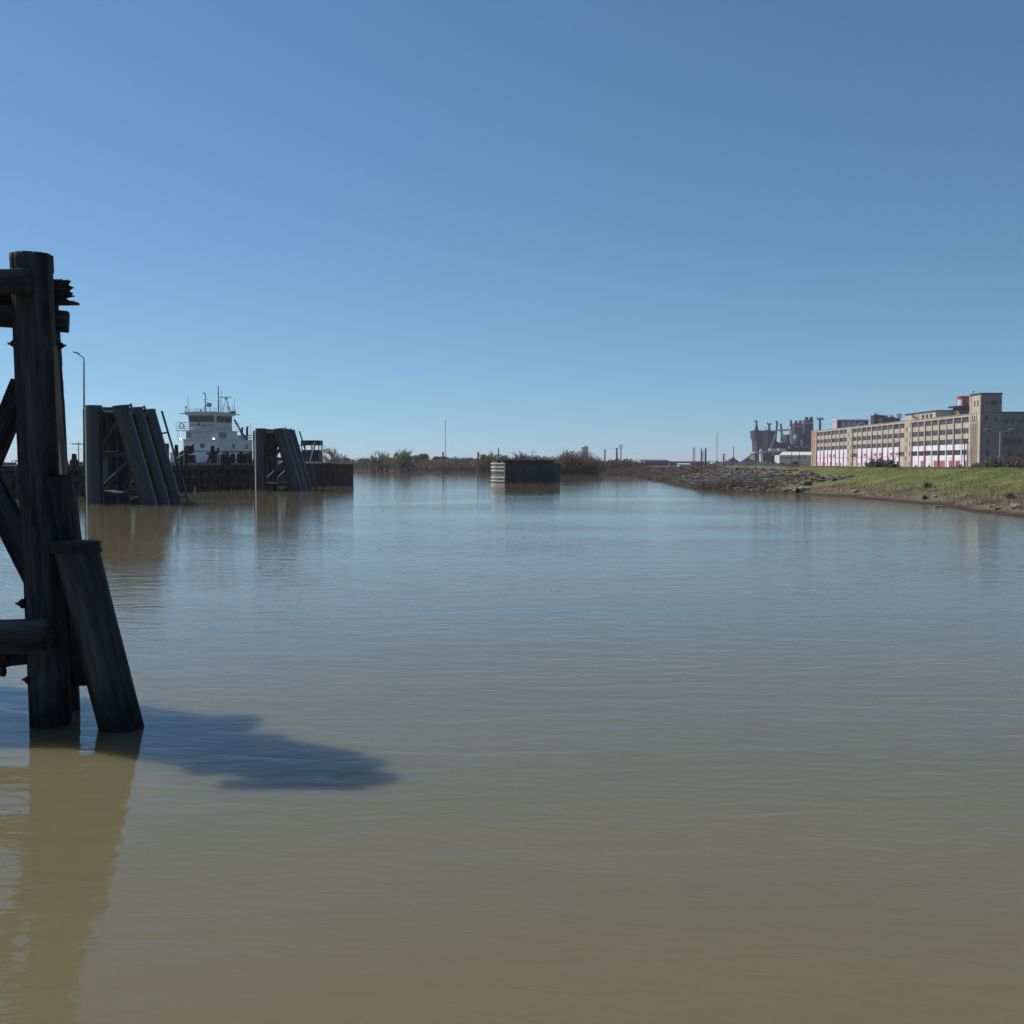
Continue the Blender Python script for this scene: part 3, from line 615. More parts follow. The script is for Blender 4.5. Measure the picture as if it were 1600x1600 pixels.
# ------------------------------------------------------------------ towboat behind the wharf
def towboat():
    DT = 214.0; th = R(-27)                       # bow towards the camera, turned to the viewer's left
    o0 = P(287, 725, DT); root = empty('towboat', (o0.x, DT, 0), 'white towboat with a tall wheelhouse moored behind the timber wharf', 'towboat')
    ax = Vector((math.cos(th), math.sin(th)*-0.0, 0))
    # local frame: u runs along the bow face to the right, v runs aft
    U = Vector((math.cos(R(20)), -math.sin(R(20))*0.35, 0)).normalized(); V = Vector((math.sin(R(27)), math.cos(R(27)), 0))
    def q(u, v, z): return Vector((o0.x, DT, 0)) + U*u + V*v + Vector((0, 0, z))
    def blk(mb, u0, u1, v0, v1, z0, z1, m=0, tu=0, tv=0):
        vs = [q(u0,v0,z0),q(u1,v0,z0),q(u1,v1,z0),q(u0,v1,z0),q(u0+tu,v0+tv,z1),q(u1-tu,v0+tv,z1),q(u1-tu,v1,z1),q(u0+tu,v1,z1)]
        mb.add(vs, [(0,3,2,1),(4,5,6,7),(0,1,5,4),(1,2,6,5),(2,3,7,6),(3,0,4,7)], m)
    W = M['boat_white']
    m = MB(); blk(m, -1.2, 8.6, -4.5, 15, -0.8, 2.6); m.build('hull', M['boat_dark'], root)
    m = MB(); blk(m, -0.05, 7.36, -0.06, 10.45, 4.9, 5.06); m.build('edge_shadow_band', M['boat_dark'], root)  # dark band added for the line and shadow below the deckhouse edge
    m = MB(); blk(m, -1.0, 8.4, -4.3, 14.8, 2.6, 2.8); m.build('main_deck', M['grey_metal'], root)
    m = MB(); blk(m, 0.6, 3.6, -4.4, -4.2, 2.8, 4.75); blk(m, 3.7, 5.0, -4.4, -4.2, 2.8, 4.4); m.build('bulwark', W, root)
    m = MB(); blk(m, 0, 7.3, 0, 10.4, 2.8, 7.3, tu=0.0); dh = m.build('deckhouse', W, root)
    m = MB(); blk(m, 3.6, 4.5, -0.06, 0.02, 5.7, 6.55); m.build('window', M['glass'], dh)
    for v in (4.2, 8.2):
        m = MB(); blk(m, 7.27, 7.36, v, v+0.75, 5.6, 6.5); m.build('window', M['glass'], dh)
    m = MB(); blk(m, -0.6, 7.5, -0.8, 10.8, 7.3, 7.45); m.build('boat_deck', W, root)
    m = MB(); blk(m, 0.1, 6.9, 0.6, 6.4, 7.45, 9.1, tu=0.05); d2 = m.build('texas_deckhouse', W, root)
    m = MB()
    for k in range(5): blk(m, 0.15, 1.25, 0.53, 0.6, 7.7+k*0.24, 7.82+k*0.24)
    for k in range(5): blk(m, 6.83, 6.92, 0.9, 3.2, 7.7+k*0.24, 7.84+k*0.24)
    m.build('louvres', M['boat_dark'], d2)
    m = MB(); blk(m, -0.9, 7.1, -0.9, 6.6, 9.1, 9.22); m.build('upper_deck', W, root)
    m = MB()
    for z in (9.6, 10.05, 10.85):
        m.tube(q(-0.85,-0.85,z), q(7.1,-0.85,z), 0.05, n=6); m.tube(q(-0.85,-0.85,z), q(-0.85,6.5,z), 0.035, n=6); m.tube(q(7.1,-0.85,z), q(7.1,6.5,z), 0.035, n=6)
    for u in (-0.85, 0.9, 2.6, 4.4, 5.8, 7.1): m.tube(q(u,-0.85,9.2), q(u,-0.85,10.85), 0.04, n=6)
    for v in (1.5, 4, 6.5):
        m.tube(q(7.1,v,9.2), q(7.1,v,10.85), 0.04, n=6); m.tube(q(-0.85,v,9.2), q(-0.85,v,10.85), 0.04, n=6)
    for u in (-0.6,): m.tube(q(u,-0.7,7.4), q(u,-0.7,9.1), 0.05, n=6)
    m.build('railing', W, root)
    # wheelhouse
    m = MB(); blk(m, 1.0, 6.5, 0.3, 5.4, 9.22, 10.8); blk(m, 1.05, 6.45, 0.35, 5.35, 10.8, 12.35, tu=-0.18, tv=-0.2); blk(m, 0.7, 6.8, -0.3, 5.8, 12.3, 12.55); whh = m.build('wheelhouse', W, root)
    m = MB(); blk(m, 1.15, 6.3, 0.24, 0.29, 10.05, 10.4); m.build('name_board', M['grey_metal'], whh)
    for u0, u1 in ((1.25,2.9),(3.05,4.75),(4.9,6.4)):
        m = MB(); blk(m, u0, u1, 0.13, 0.25, 10.92, 12.2, tv=-0.08); m.build('window', M['boat_glass'], whh)
    for v0, v1 in ((0.8,1.9),(2.1,2.8),(3.1,4.0),(4.2,5.1)):
        m = MB(); blk(m, 6.52, 6.66, v0, v1, 10.9, 12.15, tu=-0.05); m.build('window', M['boat_glass'], whh)
    m = MB(); blk(m, -0.1, 7.4, -0.8, 6.6, 12.55, 12.72); blk(m, 0.5, 6.8, -0.2, 6.2, 12.72, 12.98, 1); m.build('roof', [W, M['boat_blue']], root)
    m = MB()
    for z in (13.25, 13.6):
        m.tube(q(0.4,-0.3,z), q(7.0,-0.3,z), 0.035, n=5); m.tube(q(7.0,-0.3,z), q(7.0,6.0,z), 0.035, n=5); m.tube(q(0.4,-0.3,z), q(0.4,6.5,z), 0.025, n=5)
    for k in range(8): m.tube(q(0.4+k*0.98,-0.3,12.98), q(0.4+k*0.98,-0.3,13.6), 0.025, n=5)
    m.build('roof_railing', W, root)
    def up(u, v, z0, z1, r=0.05, name='antenna', mm='grey_metal', n=6):
        k = MB(); k.tube(q(u,v,z0), q(u,v,z1), r, r*0.7, n=n); return k
    k = up(3.35, 2, 12.98, 16.7, 0.13); k.bar(q(2.8,2,15.6), q(3.9,2,15.6), 0.06, 0.08); k.box(*(lambda c:(c.x-.25,c.x+.05,c.y-.1,c.y+.1,c.z,c.z+.4))(q(3.2,2,16.6))); k.box(*(lambda c:(c.x-.16,c.x+.16,c.y-.1,c.y+.1,c.z,c.z+.22))(q(3.3,2,15.0)))
    k.tube(q(2.6,2,13), q(3.3,2,14.4), 0.04, n=5); k.box(*(lambda c:(c.x-.2,c.x+.2,c.y-.1,c.y+.1,c.z,c.z+.2))(q(3.3,2,14.2))); k.build('mast', M['grey_metal'], root)
    k = up(6.1, 2, 12.98, 18.4, 0.12)
    for z in (16.8, 15.2, 14.1): k.ball(q(6.1,2,z), 0.2, n=8)
    k.build('mast', M['dark_metal'], root)
    k = MB(); k.tube(q(6.6,2.2,12.98), q(6.6,2.2,17.9), 0.035, n=5); k.build('antenna', M['grey_metal'], root)
    for u, v, z1 in ((0.7,0.5,15.9),(0.35,1,14.7),(6.7,4,15.0),(6.8,5.8,16.0),(6.9,5,14.6),(4.4,3,14.2),(2.4,3,14.0),(5.6,4,14.6),(1.4,2,13.9),(6.5,2,15.8)):
        k = up(u, v, 12.9, z1, 0.055); k.build('antenna', M['grey_metal'], root)
    k = MB(); c = q(7.3,3.2,14.2); k.tube(c-Vector((.22,0,0)), c+Vector((.22,0,0)), 0.06, n=8); k.tube(q(7.3,3.2,12.9), c, 0.04, n=6); k.build('horn', M['grey_metal'], root)
    for u, v in ((0.8,-0.2),(3.9,-0.2),(6.6,4.5)):
        k = MB(); c = q(u,v,13.9 if u != 3.9 else 13.3); k.tube(q(u,v,12.9), c, 0.05, n=6); k.ball(c, 0.2, n=8); k.build('spotlight', M['dark_metal'], root)
    k = MB(); c = q(5.2,0.6,14.4); k.tube(c-V*0.35, c+V*0.3, 0.46, 0.4, n=18); k.tube(q(5.2,0.8,12.98), c, 0.07, n=8); k.build('searchlight', M['grey_metal'], root)
    k = MB(); c = q(6.9,5.0,13.1); k.bar(c+Vector((-.5,0,-.1)), c+Vector((.5,0,0.05)), 0.4, 0.35); k.tube(c+Vector((.3,0,.05)), c+Vector((.62,0,.1)), 0.25, n=12); k.build('searchlight', M['dark_metal'], root)
    k = MB(); t = 15.6
    for a, b_ in (((6.6,2.6),(6.9,2.9)),((7.7,2.6),(7.2,2.9)),((7.2,4.0),(7.05,3.1))):
        k.tube(q(a[0],a[1],12.98), q(b_[0],b_[1],t), 0.06, n=6)
    k.bar(q(6.7,2.7,14.2), q(7.5,2.7,14.2), 0.06, 0.06); k.box(*(lambda c:(c.x-.25,c.x+.25,c.y-.25,c.y+.25,c.z,c.z+.35))(q(7.05,3,t))); k.build('radar_tower', W, root)
    k = MB(); k.bar(q(5.7,2.6,16.05), q(8.4,2.9,16.05), 0.18, 0.16); k.build('radar_scanner', W, root)
    # life ring, floodlights
    k = MB(); c = q(0.25,-0.8,10.1); r = 0.42
    for i in range(14):
        a = 2*math.pi*i/14; b_ = 2*math.pi*(i+1)/14
        k.tube(c+Vector((math.cos(a)*r,0,math.sin(a)*r*1.3)), c+Vector((math.cos(b_)*r,0,math.sin(b_)*r*1.3)), 0.11, n=6)
    k.build('life_ring', M['lifering'], root)
    fl = bpy.data.materials.new('lit floodlight'); fl.use_nodes = True; b_ = fl.node_tree.nodes['Principled BSDF']
    b_.inputs['Emission Color'].default_value = (0.9,0.96,1,1); b_.inputs['Emission Strength'].default_value = 6
    for u in (0.15, 7.15):
        k = MB(); c = q(u,-0.95,7.5); k.ball(c, 0.16, n=10); k.build('floodlight', fl, root)
    k = MB(); c = q(4.0,-0.9,10.45); k.ball(c, 0.25, n=8); k.build('spotlight', M['dark_metal'], root)
    # stair, fenders and stern gear
    k = MB(); k.bar(q(7.0,7.4,9.2), q(6.7,5.8,11.6), 0.5, 0.14); k.bar(q(7.2,9.0,7.5), q(7.0,7.2,9.2), 0.6, 0.14); k.build('stair', M['dark_metal'], root)
    k = MB(); blk(k, 1.5, 6.5, 7.0, 10.2, 7.45, 8.4); k.build('engine_casing', W, root)
    for u, v, z in ((6.2,8.8,9.7),(6.6,9.8,9.9),(2.0,9.5,9.7)):
        k = MB(); k.tube(q(u,v,8.1), q(u,v,z), 0.28, 0.24, n=12); k.tube(q(u,v,z), q(u+0.2,v,z+0.4), 0.22, n=12); k.build('exhaust_stack', M['dark_metal'], root)
    k = MB()
    for z in (7.9, 8.4):
        k.tube(q(7.4,6.8,z), q(7.4,10.6,z), 0.08, n=5); k.tube(q(7.4,10.6,z), q(-0.5,10.6,z), 0.05, n=5)
    for v in (7,8.2,9.4,10.6): k.tube(q(7.4,v,7.4), q(7.4,v,8.4), 0.05, n=5)
    k.build('stern_railing', M['boat_blue'], root)
    k = MB(); k.tube(q(7.3,10,7.4), q(7.3,10,11.0), 0.05, n=5); k.tube(q(7.4,10.6,7.4), q(7.8,11.3,8.6), 0.14, n=8); k.build('antenna', M['dark_metal'], root)
    k = MB()
    for u, v in ((8.7,-3.5),(8.7,2),(8.7,7),(8.7,12)): k.tube(q(u,v,0.8), q(u,v,3.2), 0.4, n=10)
    k.build('fenders', M['rubber'], root)
    return root
towboat()

# ------------------------------------------------------------------ factory
XF = 170.0; rnd = random.Random(11)
fac = empty('factory_building', (XF, 382, 0), 'long derelict multi storey factory with red and white painted lower floors', 'factory')
ROOF = 20.7
WINZ = [(17.95,19.95),(13.85,15.85),(9.95,11.9),(5.85,7.7),(1.7,3.55)]
SEC = [(587,533,8,'a'),(525.5,455,10,'b'),(447.5,391,8,'c')]
wm = [M['cream'], M['pilaster'], M['white_paint'], M['red_paint'], M['orange_brick'], M['win_black'], M['shade_wall'], M['tar']]
wl = MB()
wl.box(XF+0.62, XF+60, 382.6, 596, -0.5, 20.6, 6)                       # body
wl.box(XF+0.0, XF+0.62, 391, 587, 20.0, 20.9, 0)                        # parapet band
wl.box(XF-0.18, XF+0.64, 391, 596, 20.9, 21.1, 1)
wl.box(XF+0.3, XF+0.62, 391, 587, 11.95, 13.82, 0); wl.box(XF+0.3, XF+0.62, 391, 587, 15.88, 17.92, 0)
wl.box(XF-0.1, XF+0.62, 587, 596, -0.5, 20.9, 4); wl.box(XF-0.3, XF-0.1, 594.6, 596, -0.5, 21.3, 0); wl.box(XF-0.3, XF-0.1, 587, 588.0, -0.5, 21.3, 0)
wl.box(XF-0.15, XF-0.1, 590, 592.5, 13.0, 19.5, 4); wl.box(XF-0.12,XF-0.1,588.0,594.6,16.0,16.9,0)
win_jobs = []
for (y1, y0, n, sid) in SEC:
    wd_ = (y1-y0)/n
    for i in range(n+1):                                                # pilasters between the bays
        y = y0+wd_*i; big = (i % 2 == 0); w2 = 0.5 if big else 0.34
        ya, yb = max(y-w2, y0), min(y+w2, y1)
        wl.box(XF-(0.14 if big else 0.0), XF+0.62, ya, yb, 9.6, 20.0, 1)
        mm = 3 if (sid == 'c' and big) or (sid != 'c' and rnd.random() < 0.85) else (1 if sid != 'c' else 2)
        wl.box(XF-(0.14 if big else 0.0), XF+0.62, ya, yb, -0.5, 7.9 if mm == 3 else 9.6, mm)
        if mm == 3: wl.box(XF-(0.14 if big else 0.0), XF+0.62, ya, yb, 7.9, 9.6, 1)
    for i in range(n):
        ya = y0+wd_*i+0.5; yb = y0+wd_*(i+1)-0.5
        edge_b = (sid == 'b' and i == 0)
        # painted spandrels and boards of the two lower floors
        wl.box(XF+0.3, XF+0.62, ya-.1, yb+.1, 7.75, 9.9, 0 if edge_b or (sid == 'b' and i == n-1) else 2)
        if sid == 'b' and i == n-1:
            wl.box(XF+0.3, XF+0.62, ya-.1, yb+.1, -0.5, 5.8, 0); rows = [0,1,2,3]
        elif edge_b:
            wl.box(XF+0.3, XF+0.62, ya-.1, yb+.1, -0.5, 5.8, 0); rows = [0,1,3]; wl.box(XF+0.3, XF+0.62, ya-.1, yb+.1, 9.9, 11.95, 0)
        elif sid in 'ab':
            # boarded and painted over, with small openings left
            wl.box(XF+0.34, XF+0.62, ya-.1, yb+.1, -0.5, 7.75, 2); rows = [0,1,2]
            c = rnd.random()
            wl.box(XF+0.31, XF+0.34, ya-.1, yb+.1, 5.5, 5.75, 3)
            if sid == 'a' or c < 0.5: wl.box(XF+0.31, XF+0.34, ya-.1, yb+.1, 1.2, 1.5, 3)
            if c < 0.45: wl.box(XF+0.3, XF+0.34, ya+0.6, yb-1.8, 6.2, 7.4, 3)
            if 0.2 < c < 0.75: wl.box(XF+0.29, XF+0.34, ya+0.3, ya+2.6, 1.6, 3.6, 5 if c < 0.6 else 3)
            if c > 0.8: wl.box(XF+0.29, XF+0.34, ya+3, yb-0.5, 1.8, 3.0, 3)
        else:
            wl.box(XF+0.3, XF+0.62, ya-.1, yb+.1, 3.8, 5.8, 2)
            wl.box(XF+0.34, XF+0.62, ya-.1, yb+.1, -0.5, 3.8, 2); rows = [0,1,2,3]
            c = rnd.random()
            if c < 0.75: wl.box(XF+0.3, XF+0.34, ya-.1, yb-rnd.uniform(0,2), 1.2, 3.7, 3)
            if c > 0.3: wl.box(XF+0.27, XF+0.3, ya+0.5, ya+3.0, 0.6, 1.9, 5)
        for r in rows: win_jobs.append((ya+(yb-ya)/2, yb-ya-0.25, WINZ[r], 'dark' if (r == 3 and sid == 'c') else ('dark' if rnd.random() < 0.08 else 'grey'), sid))
    if sid == 'a': wl.box(XF+0.3, XF+0.62, y0, y1, 11.9, 11.95, 0)
# stair bays between the long sections
for ya, yb in ((525.5,533),(447.5,455)):
    wl.box(XF-0.1, XF+0.62, ya, yb, -0.5, 20.9, 0)
    for j, yy in enumerate((ya+1.6, yb-1.6)):
        wl.box(XF-0.2, XF-0.1, yy-1.5, yy-1.0, -0.5, 20.9, 1)
        for (z0, z1) in WINZ:
            wl.box(XF-0.13, XF-0.1, yy-0.4, yy+0.5, z0-(2 if j else 0), z1-(2 if j else 0), 5)
# corner tower
wl.box(XF, XF+7.6, 382, 391, -0.5, 27.6, 0); wl.box(XF-0.2, XF+7.8, 381.8, 391.2, 27.6, 28.2, 7)
wl.box(XF-0.14, XF, 381.98, 383.1, -0.5, 27.2, 0); wl.box(XF-0.14, XF, 389.9, 391, -0.5, 27.2, 0)
for yy in (384.6, 386.2, 387.8, 389.0): wl.box(XF-0.25, XF, yy-0.22, yy+0.22, 0, 18.6, 0)
for yy in (385.4, 387.0, 388.5):
    wl.box(XF-0.04, XF, yy-0.5, yy+0.5, 1, 17.2, 4); wl.box(XF-0.07, XF-0.04, yy-0.09, yy+0.09, 1.5, 17.0, 5); wl.box(XF-0.06, XF, yy-0.3, yy+0.3, 18.0, 20.2, 5)
for yy in (384.4, 386.9): wl.box(XF-0.06, XF, yy-0.4, yy+0.4, 23.4, 25.6, 5)
wl.box(XF-0.12, XF, 383.1, 389.9, 20.9, 21.2, 1); wl.box(XF-0.12, XF, 383.1, 389.9, 17.3, 17.7, 0)
# shaded gable towards the camera
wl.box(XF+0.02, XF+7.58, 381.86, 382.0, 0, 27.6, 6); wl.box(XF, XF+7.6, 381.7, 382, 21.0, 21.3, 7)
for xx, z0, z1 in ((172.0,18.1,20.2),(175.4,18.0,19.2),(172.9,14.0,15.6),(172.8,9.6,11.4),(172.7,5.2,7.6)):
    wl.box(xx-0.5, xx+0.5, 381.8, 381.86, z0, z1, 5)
wl.box(XF+7.6, XF+61, 382.5, 382.6, 20.6, 21.4, 7)
bay0 = XF+8.6
for k in range(6):
    x0_ = bay0+k*8.2
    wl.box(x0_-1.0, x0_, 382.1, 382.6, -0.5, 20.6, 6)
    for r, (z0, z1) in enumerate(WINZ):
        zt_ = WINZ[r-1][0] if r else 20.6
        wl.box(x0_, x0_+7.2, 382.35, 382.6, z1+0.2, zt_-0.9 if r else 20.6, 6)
factory_wall = wl.build('wall', wm, fac)
def window_mesh(wd_, z0, z1, dark):
    """one steel sash with its bars, facing -X, centred on y=0"""
    m = MB(); m.box(0.0, 0.05, -wd_/2, wd_/2, z0, z1, 1 if dark else 0)
    nb = 5
    for i in range(nb+1):
        y = -wd_/2+wd_*i/nb; m.box(-0.07, 0.0, y-0.04, y+0.04, z0, z1, 2)
    for i in range(4):
        z_ = z0+(z1-z0)*i/3; m.box(-0.06, 0.0, -wd_/2, wd_/2, z_-0.04, z_+0.04, 2)
    if not dark and rnd.random() < 0.8:
        for _ in range(rnd.randint(1, 3)):
            i = rnd.randrange(nb); j = rnd.randrange(3)
            m.box(-0.03, 0.0, -wd_/2+wd_*i/nb+0.05, -wd_/2+wd_*(i+1)/nb-0.05, z0+(z1-z0)*j/3+0.05, z0+(z1-z0)*(j+1)/3-0.05, 1)
    return m
win_mats = [M['win_grey'], M['win_black'], M['win_frame']]
cache = {}
win_jobs.sort(key=lambda j: j[0])
extra = MB(); count = 0
for yc, wd_, (z0, z1), kd, sid in win_jobs:
    if count >= 82:
        w2 = window_mesh(wd_, z0, z1, kd == 'dark')
        extra.add([(XF+0.42+a, yc+b, c) for a, b, c in w2.v], w2.f); extra.m[-len(w2.m):] = w2.m; continue
    key = (round(wd_, 1), z0, kd, rnd.randrange(3))
    if key in cache: ob = cache[key].copy(); col.objects.link(ob)
    else:
        ob = window_mesh(wd_, z0, z1, kd == 'dark').build('window', win_mats); cache[key] = ob
    ob.parent = fac; ob.location = (0.42, yc-382, 0); count += 1
if extra.v: tag(extra.build('window', win_mats, fac), kind='stuff')
for k in range(2):
    x0_ = bay0+k*8.2
    for r, (z0, z1) in enumerate(WINZ):
        m = MB(); m.box(x0_+0.1, x0_+7.1, 382.45, 382.5, z0-0.7, z1+0.15, 0 if r != 2 else 1)
        for i in range(9): xx = x0_+0.1+7*i/8; m.box(xx-0.05, xx+0.05, 382.38, 382.45, z0-0.7, z1+0.15, 2)
        for i in range(5): zz = z0-0.7+(z1-z0+0.85)*i/4; m.box(x0_+0.1, x0_+7.1, 382.39, 382.45, zz-0.05, zz+0.05, 2)
        for _ in range(5):
            i = rnd.randrange(8); m.box(x0_+0.2+7*i/8, x0_+0.95+7*i/8, 382.42, 382.45, z0-0.6, z0+rnd.choice((0,0.5,1)), 1)
        m.build('window', [M['shade_wall'], M['win_black'], M['win_frame']], fac)
def lettering(txt, size, loc, rot, mt, parent, bold=0.03, ext=0.03, sx=1.0):
    c = bpy.data.curves.new('lettering', 'FONT'); c.body = txt; c.size = size; c.extrude = ext; c.offset = bold; c.resolution_u = 3
    t = bpy.data.objects.new('tmp', c); col.objects.link(t)
    bpy.context.view_layer.update()
    me = bpy.data.meshes.new_from_object(t.evaluated_get(bpy.context.evaluated_depsgraph_get()))
    bpy.data.objects.remove(t); me.materials.clear(); me.materials.append(mt)
    o = bpy.data.objects.new('lettering', me); col.objects.link(o); o.parent = parent; o.location = Vector(loc)-wloc(parent); o.rotation_euler = rot; o.scale = (sx, 1, 1)
    return o
lettering('PRIO', 2.0, (bay0+0.3, 382.33, 12.1), (R(90),0,0), M['graf_red'], fac, 0.06, sx=1.3)
lettering('OTI', 2.0, (bay0+8.5, 382.33, 12.1), (R(90),0,0), M['graf_red'], fac, 0.06, sx=1.2)
# swirl sprayed on the tower
m = MB(); pts = []
for i in range(34):
    a = 2*math.pi*i/26; pts.append(Vector((173.6+1.9*math.cos(a)*(1-0.006*i), 381.8, 24.6+0.95*math.sin(a)*(1-0.006*i)+0.12*math.cos(a))))
for i in range(18): pts.append(Vector((175.0+i*0.13, 381.8, 23.7+1.4*(i/18)**1.5+0.25*math.sin(i*0.8))))
for a, b_ in zip(pts[:-1], pts[1:]): m.bar(a, b_, 0.5, 0.05)
m.tube((174.6,381.78,24.5),(174.6,381.82,24.5),0.65,n=16)
m.build('sprayed_swirl', M['graf_dark'], fac)
# roof structures
m = MB(); m.box(176,193,570,577.5,20.6,26.0,0); m.add([(175.98,569.98,20.6),(175.98,577.5,20.6),(175.98,577.5,26),(175.98,569.98,26)],[(3,2,1,0)],1); m.box(175.7,193.3,569.6,577.9,26.0,26.55,2)
rh = m.build('roof_house', [M['mural'], M['lit_pink_wall'], M['white']], fac)
lettering('RERO', 4.1, (178.2, 569.93, 22.3), (R(90),0,0), M['graf_grey'], rh, 0.14, sx=1.28)
m = MB(); m.bar((184.2,568.6,20.6),(187.3,568.6,24.2),0.35,0.45); m.bar((187.3,568.6,24.1),(189.5,569,24.1),0.3,0.3); m.build('roof_stair', M['white'], fac)
m = MB(); m.box(173,180,430,463,20.6,23.9,0); m.box(180,181.5,430.5,463,20.6,23.5,0); m.box(172.7,180.3,429.7,463.3,23.9,24.35,1)
for yy in (434.5,438.8,443): m.box(172.95,173,yy-1.2,yy+1.2,21.6,23.1,2)
m.add([(172.9,446.5,21.2),(172.9,455,22.0),(172.9,455,23.2),(172.9,448,23.2)],[(0,1,2,3)],3); m.bar((172.85,447,21.1),(172.85,455.5,23.5),0.1,0.7,1)
m.build('penthouse', [M['cream'], M['tar'], M['win_black'], M['orange_brick']], fac)
m = MB(); m.box(180.2,190,424,440,20.6,24.3,0); m.box(180.1,190.2,423.8,440,24.3,24.6,1); m.build('penthouse', [M['shade_wall'], M['tar']], fac)
for (xa, xb, yy, zt_) in ((172,177,500,25.6),(177.3,181,502,24.3),(181.4,186,504,24.9),(173,176,492,23.9)):
    m = MB(); m.box(xa, xb, yy, yy+5, 20.6, zt_)
    for k in range(7): 
        xx = rnd.uniform(xa, xb); m.tube((xx, yy+1, zt_), (xx, yy+1, zt_+rnd.uniform(0.3, 1.4)), rnd.uniform(.1,.3), n=6)
    for k in range(6): m.box(xa, xb, yy-0.06, yy, 21+k*0.6, 21.2+k*0.6)
    m.build('roof_plant', M['dark_metal'], fac)
m = MB(); m.box(182.5,185.2,500,501,24.2,26.3); m.build('roof_unit', M['white'], fac)
# water tank
tk = MB(); tk.tube((173,404,24.5),(173,404,28.3),2.15,n=28); tk.tube((173,404,28.3),(173,404,28.6),2.2,0.2,n=28)
tank = tk.build('water_tank', M['tank_red'], fac)
m = MB(); nseg = 6
for i in range(nseg):
    a = R(185+i*9); b_ = R(185+(i+1)*9); r = 2.18
    m.add([(173+r*math.cos(a),404+r*math.sin(a),24.7),(173+r*math.cos(b_),404+r*math.sin(b_),24.7),(173+r*math.cos(b_),404+r*math.sin(b_),27.0),(173+r*math.cos(a),404+r*math.sin(a),27.0)],[(0,1,2,3)])
m.build('painted_patch', M['white'], tank)
m = MB(); m.box(168.4,176,400.6,407,23.9,24.5); m.box(170.3,176,401.2,407,22.9,23.9)
for xx in (171,175):
    for yy in (401.6,406.4): m.bar((xx,yy,20.6),(xx,yy,24.1),0.3,0.3)
m.bar((171,401.6,21),(175,401.6,24),0.2,0.2); m.bar((175,401.6,21),(171,401.6,24),0.2,0.2); m.bar((171.2,400.9,21.6),(168.7,400.9,23.9),0.4,0.4); m.build('tank_stand', M['dark_metal'], tank)
m = MB(); m.box(172.6,175.6,394.5,396.5,22.8,28.1,0); m.box(172.5,172.6,394.4,396.6,22.7,28.2,1); m.box(172.4,175.7,394.4,394.5,22.6,22.9,1); m.build('lift_head', [M['dark_metal'], M['pilaster']], fac)
m = MB(); m.tube((173.4,396,28.2),(173.4,396,29.2),0.1,n=6); m.ball((173.4,396,29.5),0.45,n=8,sq=(1,1,.5)); m.build('roof_vent', M['tar'], fac)

# ------------------------------------------------------------------ warehouse left of the factory
wa = empty('warehouse', (175, 630, 0), 'long ivory warehouse with small windows between the grey ship and the factory', 'warehouse')
m = MB(); Y0 = 618.0
x0, x1 = P(1226,0,Y0).x, P(1272,0,Y0).x; zz = lambda y: P(800,y,Y0).z
m.box(x0+3.5, x1+10, Y0, Y0+25, 0, zz(711)); m.box(x0, x0+3.6, Y0-0.1, Y0+8, zz(723), zz(711)); m.box(x0-0.2,x0+0.6,Y0-0.2,Y0+1,0,zz(723)); m.build('wall', M['ware_white'], wa)
m = MB(); m.add([(x0-0.3,Y0-0.5,zz(711)),(x1+10,Y0-0.5,zz(711)),(x1+10,Y0+12,zz(705.5)),(x0+5,Y0+12,zz(705.5))],[(0,1,2,3)]); m.add([(x0-0.3,Y0-0.5,zz(711)-0.2),(x1+10,Y0-0.5,zz(711)-0.2),(x1+10,Y0-0.5,zz(711)),(x0-0.3,Y0-0.5,zz(711))],[(0,1,2,3)]); m.build('roof', M['ware_white'], wa)
for px_ in (1229,1233.5,1238,1243.5,1248,1254.5,1259.5,1266):
    xx = P(px_,0,Y0).x; m = MB(); m.box(xx-0.35, xx+0.35, Y0-0.16, Y0-0.1, zz(717), zz(713.5)); m.build('window', M['win_grey'], wa)
m = MB(); m.box(x0+0.7, x0+3.4, Y0+0.5, Y0+1, 0, zz(723)); m.build('doorway', M['win_black'], wa)

# ------------------------------------------------------------------ laid-up ships behind
DS = 720.0
def sp(zx, zy, D=DS): return P(1170+zx/13.333, 640+zy/13.333, D)
def slab(mb, pts, D, th, m=0):
    th = min(th, 14)
    """an outline given as ship elevation, built as a hull section th metres deep"""
    f = [sp(a, b, D) for a, b in pts]; g_ = [p+Vector((0, th, 0)) for p in f]; n = len(f)
    mb.add(f+g_, [tuple(range(n)), tuple(range(2*n-1, n-1, -1))]+[(k, n+k, n+(k+1) % n, (k+1) % n) for k in range(n)], m)
sA = empty('cargo_ship', (sp(300,0).x, DS, 0), 'rusty grey cargo ship seen bow on, with a tapering foremast at its left end', 'ship', 'laid up cargo ships')
m = MB(); slab(m, [(118,430),(290,430),(300,700),(230,880),(170,880),(160,640),(135,590)], DS, 60); m.build('bow', M['ship_grey'], sA)
m = MB(); slab(m, [(272,445),(395,420),(395,900),(215,900),(290,700)], DS-0.6, 60); slab(m, [(118,900),(300,900),(300,1120),(118,1120)], DS-0.4, 50); m.build('hull', M['ship_brown'], sA)
m = MB(); slab(m, [(385,450),(560,450),(560,480),(440,800),(440,880),(385,880)], DS+1, 60); m.build('superstructure', M['ship_grey'], sA)
m = MB(); a = sp(160,430); m.tube(a, sp(162,280), 1.3, 0.5, n=8); m.tube(sp(162,280), sp(160,245), 0.6, 0.9, n=8); m.box(a.x-1.6, a.x+0.5, DS-0.5, DS+0.5, sp(0,245).z, sp(0,228).z); m.build('mast', M['ship_grey'], sA)
